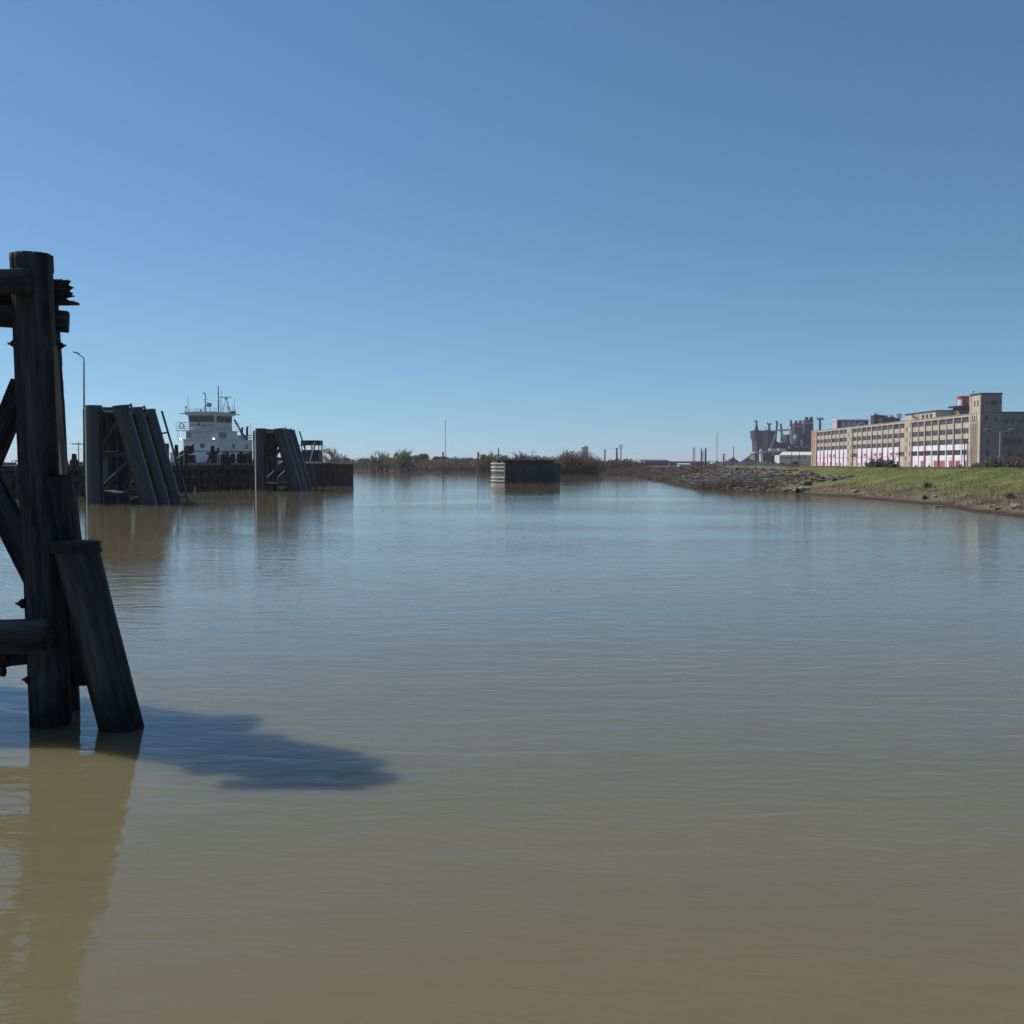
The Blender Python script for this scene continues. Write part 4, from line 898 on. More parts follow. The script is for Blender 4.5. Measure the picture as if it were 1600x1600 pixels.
m = MB(); m.tube(sp(425,450), sp(425,310), 1.1, 0.6, n=8); m.bar(sp(372,300), sp(485,300), 0.6, 0.8); m.tube(sp(352,430),sp(352,365),0.2,n=5); m.tube(sp(400,300),sp(400,262),0.2,n=5); m.build('mast', M['ship_grey'], sA)
sB = empty('cargo_ship', (sp(900,0).x, DS, 0), 'grey cargo ship with two banded funnels and goose necked cargo posts, left of the factory', 'ship', 'laid up cargo ships')
m = MB(); slab(m, [(440,760),(560,710),(700,700),(840,720),(930,780),(1330,780),(1330,1100),(440,1100)], DS+6, 30); m.build('hull', M['ship_dark'], sB)
for nm, zx, t0_, t1_, b0_ in (('king_post',590,240,780,540),('king_post',675,300,640,690),('king_post',885,225,780,925)):
    m = MB(); m.tube(sp(b0_,t1_,DS+3), sp(zx,t0_+40,DS+3), 0.95, 0.62, n=8); m.bar(sp(zx+12,t0_+35,DS+3), sp(zx-28,t0_+8,DS+3), 1.0, 1.1); m.tube(sp(zx,t0_+10,DS+3), sp(zx,t0_-22,DS+3), 0.15, n=5); m.build(nm, M['ship_grey'], sB)
m = MB(); m.bar(sp(440,800,DS+1), sp(575,485,DS+1), 1.5, 1.7); m.build('derrick_boom', M['ship_light'], sB)
m = MB(); m.bar(sp(872,400,DS+1), sp(900,720,DS+1), 1.6, 1.6); m.build('derrick_boom', M['ship_light'], sB)
m = MB(); m.bar(sp(600,430,DS+2), sp(870,425,DS+2), 1.0, 1.2); m.bar(sp(460,450,DS+2),sp(600,440,DS+2),1.0,0.8); m.bar(sp(665,700,DS+2), sp(690,480,DS+2), 0.8, 1.4); m.bar(sp(740,690,DS+2), sp(705,480,DS+2), 0.6, 0.8); m.build('gantry', M['ship_light'], sB)
m = MB(); slab(m, [(790,520),(865,520),(865,740),(830,740),(790,600)], DS+4, 15); slab(m, [(560,640),(640,700),(640,760),(540,760)], DS+4, 12); slab(m,[(700,680),(800,680),(800,740),(700,740)],DS+4,12); m.build('deckhouse', M['ship_grey'], sB)
m = MB(); slab(m, [(970,500),(1020,540),(1000,640),(970,700),(940,700)], DS+3, 6); slab(m, [(1070,630),(1125,630),(1115,770),(1090,770)], DS+3, 6); slab(m,[(835,760),(862,760),(862,815),(835,815)],DS+2,3); slab(m,[(955,770),(1055,770),(1055,785),(955,785)],DS+2,3); slab(m,[(1140,768),(1240,768),(1240,785),(1140,785)],DS+2,3); m.build('deck_gear', M['ship_light'], sB)
m = MB(); slab(m, [(945,330),(1115,330),(1130,800),(1010,800),(950,700)], DS+5, 14, 0); slab(m, [(922,340),(945,340),(948,500),(924,500)], DS+4.6, 14, 1); slab(m, [(922,340),(1118,340),(1118,360),(922,360)], DS+4, 15, 1); slab(m, [(955,285),(1112,285),(1112,330),(955,330)], DS+4.4, 14, 2)
for a in (985, 1070): m.tube(sp(a,300,DS+8), sp(a,232,DS+8), 1.0, n=8, m=3)
m.build('funnel', [M['ship_grey'], M['ship_light'], M['funnel_red'], M['ship_dark']], sB)
m = MB(); slab(m, [(1165,280),(1345,280),(1345,1000),(1130,1000),(1165,700)], DS+5, 16, 0); slab(m, [(1122,240),(1168,240),(1158,500),(1126,500)], DS+4.6, 14, 1); slab(m, [(1124,272),(1345,272),(1345,290),(1124,290)], DS+4, 17, 1); slab(m, [(1175,208),(1343,208),(1343,265),(1175,265)], DS+4.4, 15, 2)
for a in (1205, 1300): m.tube(sp(a,220,DS+8), sp(a,155,DS+8), 1.2, n=8, m=3)
m.build('funnel', [M['ship_grey'], M['ship_light'], M['funnel_red'], M['ship_dark']], sB)
m = MB(); m.tube(sp(1480,470,DS+20), sp(1485,215,DS+20), 1.0, 0.7, n=8); m.bar(sp(1435,205,DS+20), sp(1555,205,DS+20), 0.8, 0.9)
for a, b0_, c in ((1430,205,165),(1455,200,175),(1490,200,150),(1525,200,165),(1560,200,180)): m.tube(sp(a,b0_,DS+20), sp(a,c,DS+20), 0.35, n=5)
m.tube(sp(1420,180,DS+20), sp(1420,120,DS+20), 0.12, n=4); m.build('mast', M['ship_grey'], sB)
dk = empty('pier_shed', (sp(450,0).x, 690, 0), 'open pier with dark bays and one white pillar below the laid up ships', 'pier')
m = MB(); a = sp(118,890,690); b_ = sp(790,868,690); m.bar((a.x,690,a.z), (b_.x,690,b_.z), 3, 0.9); m.build('deck', M['ship_light'], dk)
m = MB(); slab(m, [(300,905),(760,905),(735,1150),(300,1150)], 692, 10); m.build('bay_shade', M['win_black'], dk)  # dark slab standing for the shade inside the open bays
m = MB(); slab(m, [(245,905),(298,905),(298,1085),(245,1085)], 690, 3); m.build('pillar', M['white'], dk)
m = MB()
for (a, c, e) in ((250,825,290),(440,810,560),(620,810,770),(490,905,530)): slab(m, [(a,c),(e,c+4),(e,c+42),(a,c+46)], 691, 4)
m.build('deck_gear', M['ship_light'], dk)
c = P(1223, 730, 560); o = MB().box(c.x-1.2, c.x+1.2, 559, 561, 0.9, P(0,727,560).z).build('equipment_box', M['white'], None, loc=(c.x,560,0.9))
tag(o, 'small white box on the ground in front of the warehouse doorway', 'box')

# ------------------------------------------------------------------ stock piles, sheds, poles and masts on the skyline
def mound(px0, px1, ytop, D, label, seed, mt='coal', base=0.9):
    a, b = P(px0,0,D).x, P(px1,0,D).x; h = P(0,ytop,D).z-base; m = MB(); nx_, ny_ = 26, 12
    r_ = random.Random(seed)
    for j in range(ny_+1):
        for i in range(nx_+1):
            u = i/nx_*2-1; v = j/ny_*2-1; rr = math.sqrt(u*u+v*v)
            hh = max(0, 1-rr)**0.85*h*(1+0.25*noise.noise(Vector((u*3+seed, v*3, 0))))+0.4*h*noise.noise(Vector((u*6+seed, v*6, 2)))*max(0,1-rr)
            m.v.append(((a+b)/2+u*(b-a)/2, D+v*(b-a)/2*0.8, base-0.1+hh*1.05))
    for j in range(ny_):
        for i in range(nx_): m.f.append((j*(nx_+1)+i, j*(nx_+1)+i+1, (j+1)*(nx_+1)+i+1, (j+1)*(nx_+1)+i)); m.m.append(0)
    o = m.build('stock_pile', M[mt], None, loc=((a+b)/2, D, base), smooth=False)
    tag(o, label, 'stock pile', 'dark stock piles of loose material')
mound(1130, 1172, 715.5, 560, 'dark stock pile with a pole behind it, left of the three by the ships', 3)
mound(1150, 1205, 716, 520, 'middle dark stock pile under the bow of the rusty ship', 4)
mound(1178, 1238, 719, 500, 'low dark stock pile in front of the open pier', 9)
cv = empty('conveyor', (P(1160,0,540).x, 540, 0.9), 'thin conveyor boom slanting up from the stock piles to the ship', 'conveyor')
m = MB(); m.bar(P(1156,723,540), P(1178,708,545), 0.5, 0.6); m.build('boom', M['grey_metal'], cv)
m = MB(); m.bar(P(1170,728,542), P(1171,713,542), 0.3, 0.3); m.build('leg', M['grey_metal'], cv)
def shed(px0, px1, yt, yb, D, name, label, cat, mt, roof=None, dep=15):
    a, b = P(px0,0,D).x, P(px1,0,D).x; z1 = P(0,yt,D).z; z0 = 0.5
    root = empty(name, ((a+b)/2, D, z0), label, cat)
    m = MB(); m.box(a, b, D, D+dep, z0, z1); m.build('wall', M[mt], root)
    e = (z1-z0)*0.22
    m = MB(); m.add([(a-.3,D-.4,z1),(b+.3,D-.4,z1),(b+.3,D+dep+.4,z1),(a-.3,D+dep+.4,z1),(a-.3,D+dep/2,z1+e),(b+.3,D+dep/2,z1+e)],[(0,1,5,4),(2,3,4,5),(1,2,5),(3,0,4)]); m.build('roof', M[roof or mt], root)
    return root
shed(963, 979, 722.5, 728, 520, 'shed', 'light blue shed at the foot of the lamp masts on the far bank', 'shed', 'blue_tarp')
shed(985, 1012, 722, 728, 560, 'shed', 'pale grey shed right of the light blue one', 'shed', 'grey_metal', 'ship_light')
shed(979, 994, 724, 728, 540, 'shed', 'small dark shed between the blue shed and the pale shed', 'shed', 'roof_dark')
shed(1012, 1050, 720, 728, 620, 'shed', 'long low dark shed on the skyline, left one of the pair', 'shed', 'roof_dark', dep=30)
shed(1052, 1106, 722, 728, 640, 'shed', 'longest low dark shed on the skyline beside the pair of poles', 'shed', 'roof_dark', dep=30)
shed(1068, 1084, 725.4, 728, 420, 'shed', 'tiny white roofed cabin in front of the longest low shed', 'shed', 'ship_light', dep=8)
shed(657, 669, 719, 724, 440, 'house', 'small grey house with white roof among round trees on the far bank', 'house', 'grey_metal', 'white', dep=8)
shed(696, 712, 716.5, 722, 620, 'warehouse', 'bright blue warehouse behind trees, at the foot of the tall thin mast', 'warehouse', 'blue_tarp', dep=20)
shed(720, 736, 716.8, 722, 640, 'warehouse', 'bright blue warehouse behind trees, between the two dark river posts', 'warehouse', 'blue_tarp', dep=20)
def pole(px, ytop, D, label, name='utility_pole', cat='utility pole', r=0.16, arm=0, mt='bark', base=None, lean=0, grp=None, lamp=None):
    c = P(px,0,D); zb = (gz(c.x, D) if base is None else base); zt_ = P(0,ytop,D).z
    root = empty(name, (c.x, D, zb), label, cat, grp)
    m = MB(); m.tube((c.x, D, zb-0.5), (c.x+lean, D, zt_), r*1.15, r*0.8, n=8); m.build('pole', M[mt], root)
    if arm:
        for k in range(int(arm)):
            z_ = zt_-0.5-k*1.1; m = MB(); m.bar((c.x+lean-1.2, D-0.2, z_), (c.x+lean+1.2, D-0.2, z_), 0.12, 0.14)
            for e in (-1.1,-0.4,0.4,1.1): m.tube((c.x+lean+e, D-0.2, z_+0.07), (c.x+lean+e, D-0.2, z_+0.25), 0.05, n=5)
            m.build('crossarm', M[mt], root)
    if lamp:
        for e in lamp:
            m = MB(); m.tube((c.x+lean, D, zt_-0.25), (c.x+lean+e*0.75, D, zt_+0.1+0.12*abs(e)), 0.05, n=5); m.build('arm', M['grey_metal'], root)
            m = MB(); m.bar((c.x+lean+e*0.72, D, zt_+0.12+0.12*abs(e)), (c.x+lean+e*1.05, D, zt_+0.14+0.12*abs(e)), 0.26, 0.16); m.build('lamp_head', M['ship_light'], root)
    return root
G = 'poles along the skyline'
pole(23.5, 686, 200, 'thin dark pole seen between the foreground piles', base=2, grp=G, r=0.1, mt='dark_metal')
pole(109.5, 690, 200, 'thin dark pole left of the larger steel dolphin', base=2, grp=G, r=0.1, mt='dark_metal', arm=1)
pole(690, 706, 308, 'thick dark river post in front of the tall thin mast', name='river_post', cat='post', r=0.3, base=-1, mt='twig_dark', grp='dark river posts')
pole(746, 706, 300, 'thick dark river post left of the sheet pile cell', name='river_post', cat='post', r=0.3, base=-1, mt='twig_dark', grp='dark river posts')
pole(806, 711, 280, 'short dark post showing above the sheet pile cell, left one', name='river_post', cat='post', r=0.25, base=-1, mt='twig_dark', grp='dark river posts')
pole(820.5, 712, 280, 'short dark post showing above the sheet pile cell, right one', name='river_post', cat='post', r=0.25, base=-1, mt='twig_dark', grp='dark river posts')
pole(778.5, 700, 330, 'crooked dead pole rising behind the left end of the sheet pile cell', base=0.5, r=0.2, grp=G)
pole(948, 702, 420, 'single floodlight mast right of the water tower', name='light_mast', cat='light mast', r=0.3, mt='dark_metal', grp='light masts', lamp=(-1.5,1.5))
pole(967, 700, 400, 'thicker floodlight mast standing before the light blue shed', name='light_mast', cat='light mast', r=0.36, mt='dark_metal', grp='light masts', lamp=(-1.5,1.5))
pole(973.5, 694.5, 520, 'lattice pylon right of the blue shed masts', arm=2, r=0.32, mt='grey_metal', grp=G)
pole(1101.5, 701, 400, 'thinner pole of the close pair on the skyline', r=0.24, mt='dark_metal', grp=G)
pole(1108.5, 700.5, 400, 'thicker floodlight mast of the close pair on the skyline', name='light_mast', cat='light mast', r=0.36, mt='dark_metal', grp='light masts', lamp=(-1.4,1.4))
pole(1137.5, 709, 500, 'stubby pole with cross arms at the left edge of the stock piles', arm=3, r=0.35, mt='bark', grp=G)
pole(1153, 698, 600, 'plain pole rising out of the stock piles', r=0.3, mt='grey_metal', grp=G)
pole(1245.5, 706, 330, 'thin pole in front of the ivory warehouse, left one', r=0.1, mt='bark', grp='poles before the factory')
pole(1258, 706, 330, 'thin pole in front of the ivory warehouse, right one', r=0.1, mt='bark', grp='poles before the factory')
pole(1417, 690, 215, 'grey pole with a faint long arm before the factory stair bay', r=0.12, mt='bark', grp='poles before the factory', lamp=(-1.6,))
pole(1480, 684, 225, 'dark wooden pole before the right section of the factory', r=0.15, mt='bark', grp='poles before the factory')
pole(1521, 693, 225, 'dark lamp post before the factory tower, left of a pale one', name='street_lamp', cat='street lamp', r=0.15, mt='bark', grp='street lamps before the factory', lamp=(-0.4,))
pole(1525.5, 693, 215, 'pale lamp post before the corner of the factory tower', name='street_lamp', cat='street lamp', r=0.16, mt='ship_light', grp='street lamps before the factory', lamp=(0.35,))
pole(1577, 674, 200, 'double armed pale street lamp before the shaded factory end', name='street_lamp', cat='street lamp', r=0.1, mt='ship_light', grp='street lamps before the factory', lamp=(-2.6,2.6))
pole(1508.5, 722, 215, 'short dark post with a box head left of the tower lamp posts', r=0.12, mt='bark', grp='poles before the factory', lamp=(0.2,-0.2))
# power lines at the far left and before the factory
m = MB()
for z_ in (P(0,692,200).z, P(0,701,200).z):
    for k in range(8):
        xa = P(-60+k*30,0,200).x; xb = P(-60+(k+1)*30,0,200).x; m.tube((xa,200,z_-0.02*k), (xb,200,z_-0.02*(k+1)), 0.02, n=4)
tag(m.build('power_line', M['dark_metal'], None, loc=(P(60,0,200).x,200,5)), 'faint power lines crossing the sky behind the foreground piles', 'power line')
def lattice(px, ytop, D, label, w_=1.0, mt=('grey_metal',), base=1.0):
    c = P(px,0,D); zt_ = P(0,ytop,D).z; root = empty('radio_mast', (c.x, D, base), label, 'radio mast'); n = 24; m = MB()
    for k in range(n):
        z0_ = base+(zt_-base)*k/n; z1_ = base+(zt_-base)*(k+1)/n; mi = k % len(mt)
        for sx_, sy_ in ((-1,0),(1,0),(0,1)): m.tube((c.x+sx_*w_/2, D+sy_*w_/2, z0_), (c.x+sx_*w_/2, D+sy_*w_/2, z1_), w_*0.13, n=4, m=mi)
        m.tube((c.x-w_/2,D,z0_), (c.x+w_/2,D,z1_), w_*0.07, n=4, m=mi)
    m.build('lattice', [M[a] for a in mt], root); return root
lattice(694, 657, 900, 'very tall thin red and white radio mast above the far bank trees', 0.7, ('grey_metal','rust_red'))
lattice(1126.8, 677, 1000, 'tall faint radio mast left of the stock piles', 0.8, ('grey_metal',))
lattice(1090, 699, 900, 'shorter faint lattice mast left of the close pair of poles', 1.6, ('grey_metal',))
lattice(1103.5, 704, 900, 'low reddish lattice mast between the close pair of poles', 1.4, ('rust_red',))
# water tower
DW = 700.0; c = P(915.5,0,DW); wt = empty('water_tower', (c.x, DW, 1), 'silver water tower on legs rising over the large grey bush', 'water tower')
z0_, z1_ = P(0,706,DW).z, P(0,698,DW).z; rr = P(921.5,0,DW).x-c.x
m = MB(); m.tube((c.x,DW,z0_),(c.x,DW,z1_),rr,n=24); m.tube((c.x,DW,z1_),(c.x,DW,z1_+1.6),rr,0.3,n=24); m.ball((c.x,DW,z0_),rr,n=24,sq=(1,1,.35)); m.tube((c.x,DW,z0_-0.2),(c.x,DW,z0_+0.3),rr*1.15,n=24); m.build('tank', M['ship_light'], wt, smooth=False)
for a in range(6):
    ang = a*math.pi/3; m = MB(); m.tube((c.x+math.cos(ang)*rr*1.15,DW+math.sin(ang)*rr*1.15,1),(c.x+math.cos(ang)*rr*.9,DW+math.sin(ang)*rr*.9,z0_),0.35,n=6); m.build('leg', M['dark_metal'], wt)
m = MB(); m.tube((c.x,DW,1),(c.x,DW,z0_),0.6,n=8); m.build('riser', M['dark_metal'], wt)

# ------------------------------------------------------------------ trees, bushes and reeds
def leafq(m, c, s, rnd, mi):
    a = Vector((rnd.gauss(0,1), rnd.gauss(0,1), rnd.gauss(0,1))).normalized(); b = a.orthogonal().normalized()*s; d = a.cross(b).normalized()*s*0.7
    m.add([c-b, c+d, c+b*0.9, c-d], [(0,1,2,3)], mi)
def branch(tr, tw, p, d, L, r, lvl, rnd, leaf, lsize, mi, droop=0.0):
    segs = 3; q = p
    for k in range(segs):
        d = (d+Vector((rnd.gauss(0,.12), rnd.gauss(0,.12), rnd.gauss(0,.06)-droop))).normalized(); nx_ = q+d*L/segs
        (tr if lvl < 2 else tw).tube(q, nx_, r*(1-k*0.22), r*(1-(k+1)*0.22), n=5 if lvl < 2 else 3, caps=False)
        q = nx_
        if lvl < 3:
            for _ in range(2 if lvl else 3):
                if rnd.random() < (0.85 if k else 0.35):
                    nd = (d+Vector((rnd.gauss(0,.6), rnd.gauss(0,.6), rnd.gauss(0.1,.35)))).normalized()
                    branch(tr, tw, q, nd, L*rnd.uniform(.45,.7), r*0.55, lvl+1, rnd, leaf, lsize, mi, droop)
        if lvl >= 2 and leaf:
            for _ in range(leaf): leafq(tw, q+Vector((rnd.gauss(0,.35), rnd.gauss(0,.35), rnd.gauss(0,.3)))*lsize*2.2, lsize*rnd.uniform(.6,1.2), rnd, mi)
def bare_tree(px, ytop, D, label, seed, spread=0.5, leaf=0, lsize=0.2, leafm='leaf_spring', stems=2, grp=None, base=None, r0=None, cat='tree', name='bare_tree'):
    rnd = random.Random(seed); c = P(px,0,D); zb = gz(c.x, D)-0.1 if base is None else base; H = P(0,ytop,D).z-zb
    root = empty(name, (c.x, D, zb), label, cat, grp); tr = MB(); tw = MB()
    for s_ in range(stems):
        d = Vector((rnd.gauss(0,spread*.5), rnd.gauss(0,spread*.4), 1)).normalized()
        branch(tr, tw, Vector((c.x+rnd.uniform(-.3,.3), D, zb)), d, H*0.62, (r0 or H*0.02), 0, rnd, leaf, lsize, 1)
    # keep the height the photograph shows
    zs = max([v[2] for v in tw.v] or [zb+H]); k = H/max(0.1, zs-zb)
    for mb in (tr, tw): mb.v = [(c.x+(x-c.x)*min(k,1.25)*1.0, D+(y-D)*min(k,1.25), zb+(z_-zb)*k) for x, y, z_ in mb.v]
    tr.build('trunk', M['bark'], root); tw.build('crown', [M['twig'], M[leafm]], root); return root
TG = 'trees on the far bank'
bare_tree(507, 694, 150, 'bare spreading tree behind the end of the rusty sheet pile wall', 1, 0.9, 1, 0.12, 'leaf_bronze', 4, TG, base=1.5, r0=0.1)
bare_tree(580, 703, 345, 'tall bare tree, leftmost of the far bank grove', 2, 0.7, 0, stems=4, grp=TG, r0=0.42)
bare_tree(592, 702, 345, 'tall bare tree, second of the far bank grove from the left', 3, 0.7, 0, stems=4, grp=TG, r0=0.42)
bare_tree(600, 707, 340, 'lower bare tree with a hint of green at the right end of the bare grove', 4, 0.7, 1, 0.22, stems=3, grp=TG, r0=0.32)
bare_tree(626, 700, 338, 'tree with fresh yellow green leaves, tallest on the far bank', 5, 0.7, 1, 0.3, stems=4, grp=TG, r0=0.34)
bare_tree(635, 704, 338, 'lower half of the fresh green pair of trees', 6, 0.7, 1, 0.26, stems=3, grp=TG, r0=0.32)
bare_tree(756, 709, 305, 'slender young tree with grey green tufts, left of the pair by the cell', 7, 0.4, 2, 0.26, 'leaf_spring', 2, TG, r0=0.22)
bare_tree(766, 705, 305, 'slender young tree with grey green tufts, right of the pair by the cell', 8, 0.4, 2, 0.26, 'leaf_spring', 2, TG, r0=0.22)
bare_tree(789, 709, 320, 'wispy flat topped tree just behind the left of the cell', 9, 0.6, 1, 0.25, 'leaf_olive', 2, TG, r0=0.22)
bare_tree(816, 702, 300, 'crooked bare tree standing behind the middle of the cell', 10, 0.6, 0, stems=3, grp=TG, r0=0.34)
bare_tree(1253, 720, 150, 'thin bare sapling in front of the ivory warehouse', 12, 0.9, 2, 0.12, 'leaf_bronze', 4, None, base=1.6, r0=0.05)
def round_tree(px, py, w_px, D, label, seed, mt='leaf_dark', grp=TG, name='round_tree'):
    rnd = random.Random(seed); c = P(px,0,D); zb = gz(c.x, D)-0.1; zt_ = P(0,py,D).z; Rw = w_px/2/F*D; H = zt_-zb
    root = empty(name, (c.x, D, zb), label, 'tree', grp)
    m = MB(); m.tube((c.x,D,zb),(c.x,D,zb+H*0.6),0.3,0.15,n=7); m.build('trunk', M['bark'], root)
    m = MB(); blobs = [(Vector((c.x+rnd.uniform(-.6,.6)*Rw, D+rnd.uniform(-.6,.6)*Rw, zb+H*rnd.uniform(.35,.8))), rnd.uniform(.3,.5)) for _ in range(12)]
    for bc, br in blobs:
        for _ in range(110):
            v = Vector((rnd.gauss(0,1), rnd.gauss(0,1), rnd.gauss(0,1))).normalized()*rnd.uniform(.55,1.0)
            q = bc+Vector((v.x*br*Rw, v.y*br*Rw, v.z*br*H*0.5)); q.z = min(max(q.z, zb+0.3), zt_); leafq(m, q, rnd.uniform(.2,.5), rnd, 0)
    m.build('crown', M[mt], root); return root
round_tree(659, 709, 22, 430, 'dark rounded evergreen above the small white roofed house', 21)
round_tree(684, 713, 30, 400, 'wide dark rounded tree left of the tall thin mast', 22)
round_tree(713, 714.5, 26, 420, 'dull brown rounded tree between the mast and the second river post', 23, 'leaf_olive')
round_tree(730, 715.5, 20, 430, 'small dark rounded tree before the right hand blue warehouse', 24)
round_tree(537, 714, 12, 470, 'small dark tree just right of the rusty sheet pile wall', 25)
round_tree(564, 716, 20, 480, 'low dark tree between the wall and the bare grove', 26)
round_tree(648, 711, 14, 360, 'brownish rounded tree right of the fresh green pair', 27, 'leaf_olive')
round_tree(612, 712, 24, 360, 'brown green rounded tree between the bare grove and the green pair', 28, 'leaf_olive')
round_tree(798, 716, 10, 420, 'small dark tree seen over the cell, left of two', 29)
round_tree(864, 718, 12, 520, 'small dark tree seen right of the cell, beside the large bush', 30)
def bush(px, py, w_px, D, label, seed, mats=('twig','leaf_bronze'), n=260, leaf=0.10, grp=None, base=None, depth=None, dens=2, rt=0.02, name='bush'):
    rnd = random.Random(seed); c = P(px,0,D); zb = gz(c.x, D) if base is None else base; H = P(0,py,D).z-zb; Rw = w_px/2/F*D; dp = depth or Rw*0.7
    m = MB()
    for _ in range(n):
        a = rnd.uniform(0, 2*math.pi); q = math.sqrt(rnd.random()); p0 = Vector((c.x+math.cos(a)*Rw*.55*q, D+math.sin(a)*dp*.55*q, zb-0.1))
        e = Vector((math.cos(a)*Rw*q*rnd.uniform(.3,.6), math.sin(a)*dp*q*rnd.uniform(.3,.6), H*(1-0.55*q*q)*rnd.uniform(.55,1.02)))
        mid = p0+e*0.55+Vector((rnd.gauss(0,.04), rnd.gauss(0,.04), 0.05))*H
        tip = p0+e
        m.tube(p0, mid, rt, rt*.7, n=3, caps=False); m.tube(mid, tip, rt*.7, rt*.3, n=3, caps=False)
        for t in (0.3,0.55,0.75,0.92):
            b_ = p0+e*t; d = Vector((rnd.gauss(0,.5), rnd.gauss(0,.5), rnd.gauss(.35,.3)))*H*.16; m.tube(b_, b_+d, rt*.5, rt*.25, n=3, caps=False)
            for _k in range(dens): leafq(m, b_+d*rnd.uniform(.3,1.2), leaf*rnd.uniform(.6,1.3), rnd, 1)
    o = m.build(name, [M[mats[0]], M[mats[1]]], None, loc=(c.x, D, zb)); return tag(o, label, 'bush', grp)
BG = 'bushes along the water'
bush(894, 700, 60, 238, 'large grey green bush in front of the water tower, left of the pair', 41, ('dead_reed','dead_reed'), 420, 0.2, BG, rt=0.05, base=0)
bush(922, 704, 50, 242, 'large grey brown bush under the water tower, right of the pair', 42, ('twig','leaf_bronze'), 320, 0.18, BG, rt=0.05, base=0)
BB = 'bushes on the right bank'
bush(1108, 745, 34, 97, 'reddish brown twiggy bush at the tip of the rubble bank', 43, ('twig','leaf_bronze'), 110, 0.03, BB, base=0.0, rt=0.012)
bush(1132, 741, 34, 95, 'brown twiggy bush, second along the rubble bank', 44, ('twig','leaf_bronze'), 130, 0.03, BB, base=0.0, rt=0.012)
bush(1160, 738, 36, 93, 'olive brown twiggy bush, third along the rubble bank', 45, ('twig','leaf_olive'), 140, 0.03, BB, base=0.0, rt=0.012)
bush(1190, 741, 34, 92, 'brown twiggy bush, fourth along the rubble bank', 46, ('twig','leaf_bronze'), 130, 0.03, BB, base=0.1, rt=0.012)
bush(1212, 748, 26, 91, 'low dark bush just before the pale broken pipe', 47, ('twig_dark','twig_dark'), 120, 0.03, BB, base=0.2, rt=0.012)
FB = 'bushes before the factory'
bush(1382, 712, 38, 120, 'dull green bush before the middle of the factory, left of the pair', 51, ('twig','leaf_bronze'), 150, 0.13, FB, dens=3)
bush(1403, 714, 32, 122, 'dull green bush before the middle of the factory, right of the pair', 52, ('twig','leaf_olive'), 140, 0.13, FB, dens=3)
bush(1566, 710, 44, 120, 'large grey green bush at the foot of the shaded factory end, left part', 53, ('twig','leaf_olive'), 170, 0.12, FB, dens=3)
bush(1592, 706, 50, 124, 'largest grey green bush at the right edge before the shaded factory end', 54, ('twig','leaf_bronze'), 190, 0.12, FB, dens=3)
bush(1540, 720, 24, 152, 'low thin bush between the pale lamp post and the double armed lamp', 55, ('twig','twig'), 200, 0.08, FB)
bush(1514, 723, 18, 152, 'small bush at the foot of the factory tower', 56, ('twig','leaf_olive'), 140, 0.08, FB)
bush(1245, 723, 26, 140, 'small bronze bush in front of the ivory warehouse', 57, ('twig','leaf_bronze'), 200, 0.07, FB)
def weed(px, py, hpx, label, seed):
    """a clump standing where the bank shows at px, py"""
    for D in np.arange(40, 110, 0.25):
        c = P(px, py, D)
        if gz(c.x, D) >= c.z: break
    return bush(px, py-hpx, hpx*1.5, float(D), label, seed, ('twig_dark','leaf_dark'), 60, 0.04, 'dark weeds on the grassed bank', rt=0.008, name='weed')
weed(1273, 757, 9, 'dark weed on the grass slope above the pale broken pipe', 61)
weed(1464, 760, 11, 'tall dark weed in the middle of the grass slope', 62)
weed(1460, 776, 6, 'spreading dark weed low on the slope, below the tall one', 63)
weed(1597, 776, 9, 'dark green weed clump at the right edge of the picture', 64)

# far brush along the water, too dense to count
rnd = random.Random(77); m = MB()
def brush_along(pts, n, h0, h1, depth, rt, leaf):
    for _ in range(n):
        k = rnd.randrange(len(pts)-1); t = rnd.random(); a, b_ = Vector(pts[k]), Vector(pts[k+1]); p = a+(b_-a)*t
        nn_ = Vector((-(b_-a).y, (b_-a).x)).normalized()
        if BR[0](p.x+nn_.x*5, p.y+nn_.y*5) < BR[0](p.x-nn_.x*5, p.y-nn_.y*5): nn_ = -nn_
        off = rnd.random()**1.3*depth-0.8; p = p+nn_*off; z_ = max(-0.1, BR[0](p.x, p.y)); hh = rnd.uniform(h0, h1)*(0.7+0.6*abs(n2(p.x, p.y, 0.06, 4)))
        q = Vector((p.x, p.y, z_)); tip = q+Vector((rnd.gauss(0,.25), rnd.gauss(0,.25), 1))*hh
        m.tube(q, tip, rt, rt*.3, n=3, m=rnd.choice((0,0,1,2)), caps=False)
        mi = 3 if n2(p.x, p.y, 0.03, 9) > 0.15 else rnd.choice((0,1,2))
        for _k in range(3): leafq(m, q+(tip-q)*rnd.uniform(.3,1), leaf*rnd.uniform(.6,1.3), rnd, mi if rnd.random() < .6 else rnd.choice((0,1,2)))
hc = {}
def hz(x, y):
    k = (round(x), round(y))
    if k not in hc: hc[k] = gz(*k)
    return hc[k]
BR = [hz]
brush_along([(-150,437),(-65,391),(-30,331),(-10,308),(0,297)], 9000, 1.2, 3.4, 24, 0.09, 0.3)
brush_along([(0,296),(10,262),(20,239)], 2600, 1.2, 2.6, 14, 0.06, 0.22)
brush_along([(20,239),(27,219),(23,188),(21.6,146)], 6500, 0.25, 0.8, 9, 0.035, 0.13)
brush_along([(21.6,146),(19.5,125),(18.5,108),(17.6,96),(19.5,90),(22.7,88)], 2600, 0.2, 0.6, 6, 0.013, 0.045)
tag(m.build('far_bank_brush', [M['twig'], M['twig_dark'], M['dead_reed'], M['leaf_olive']]), 'brown leafless brush along the far waterline', 'brush', None, 'stuff')
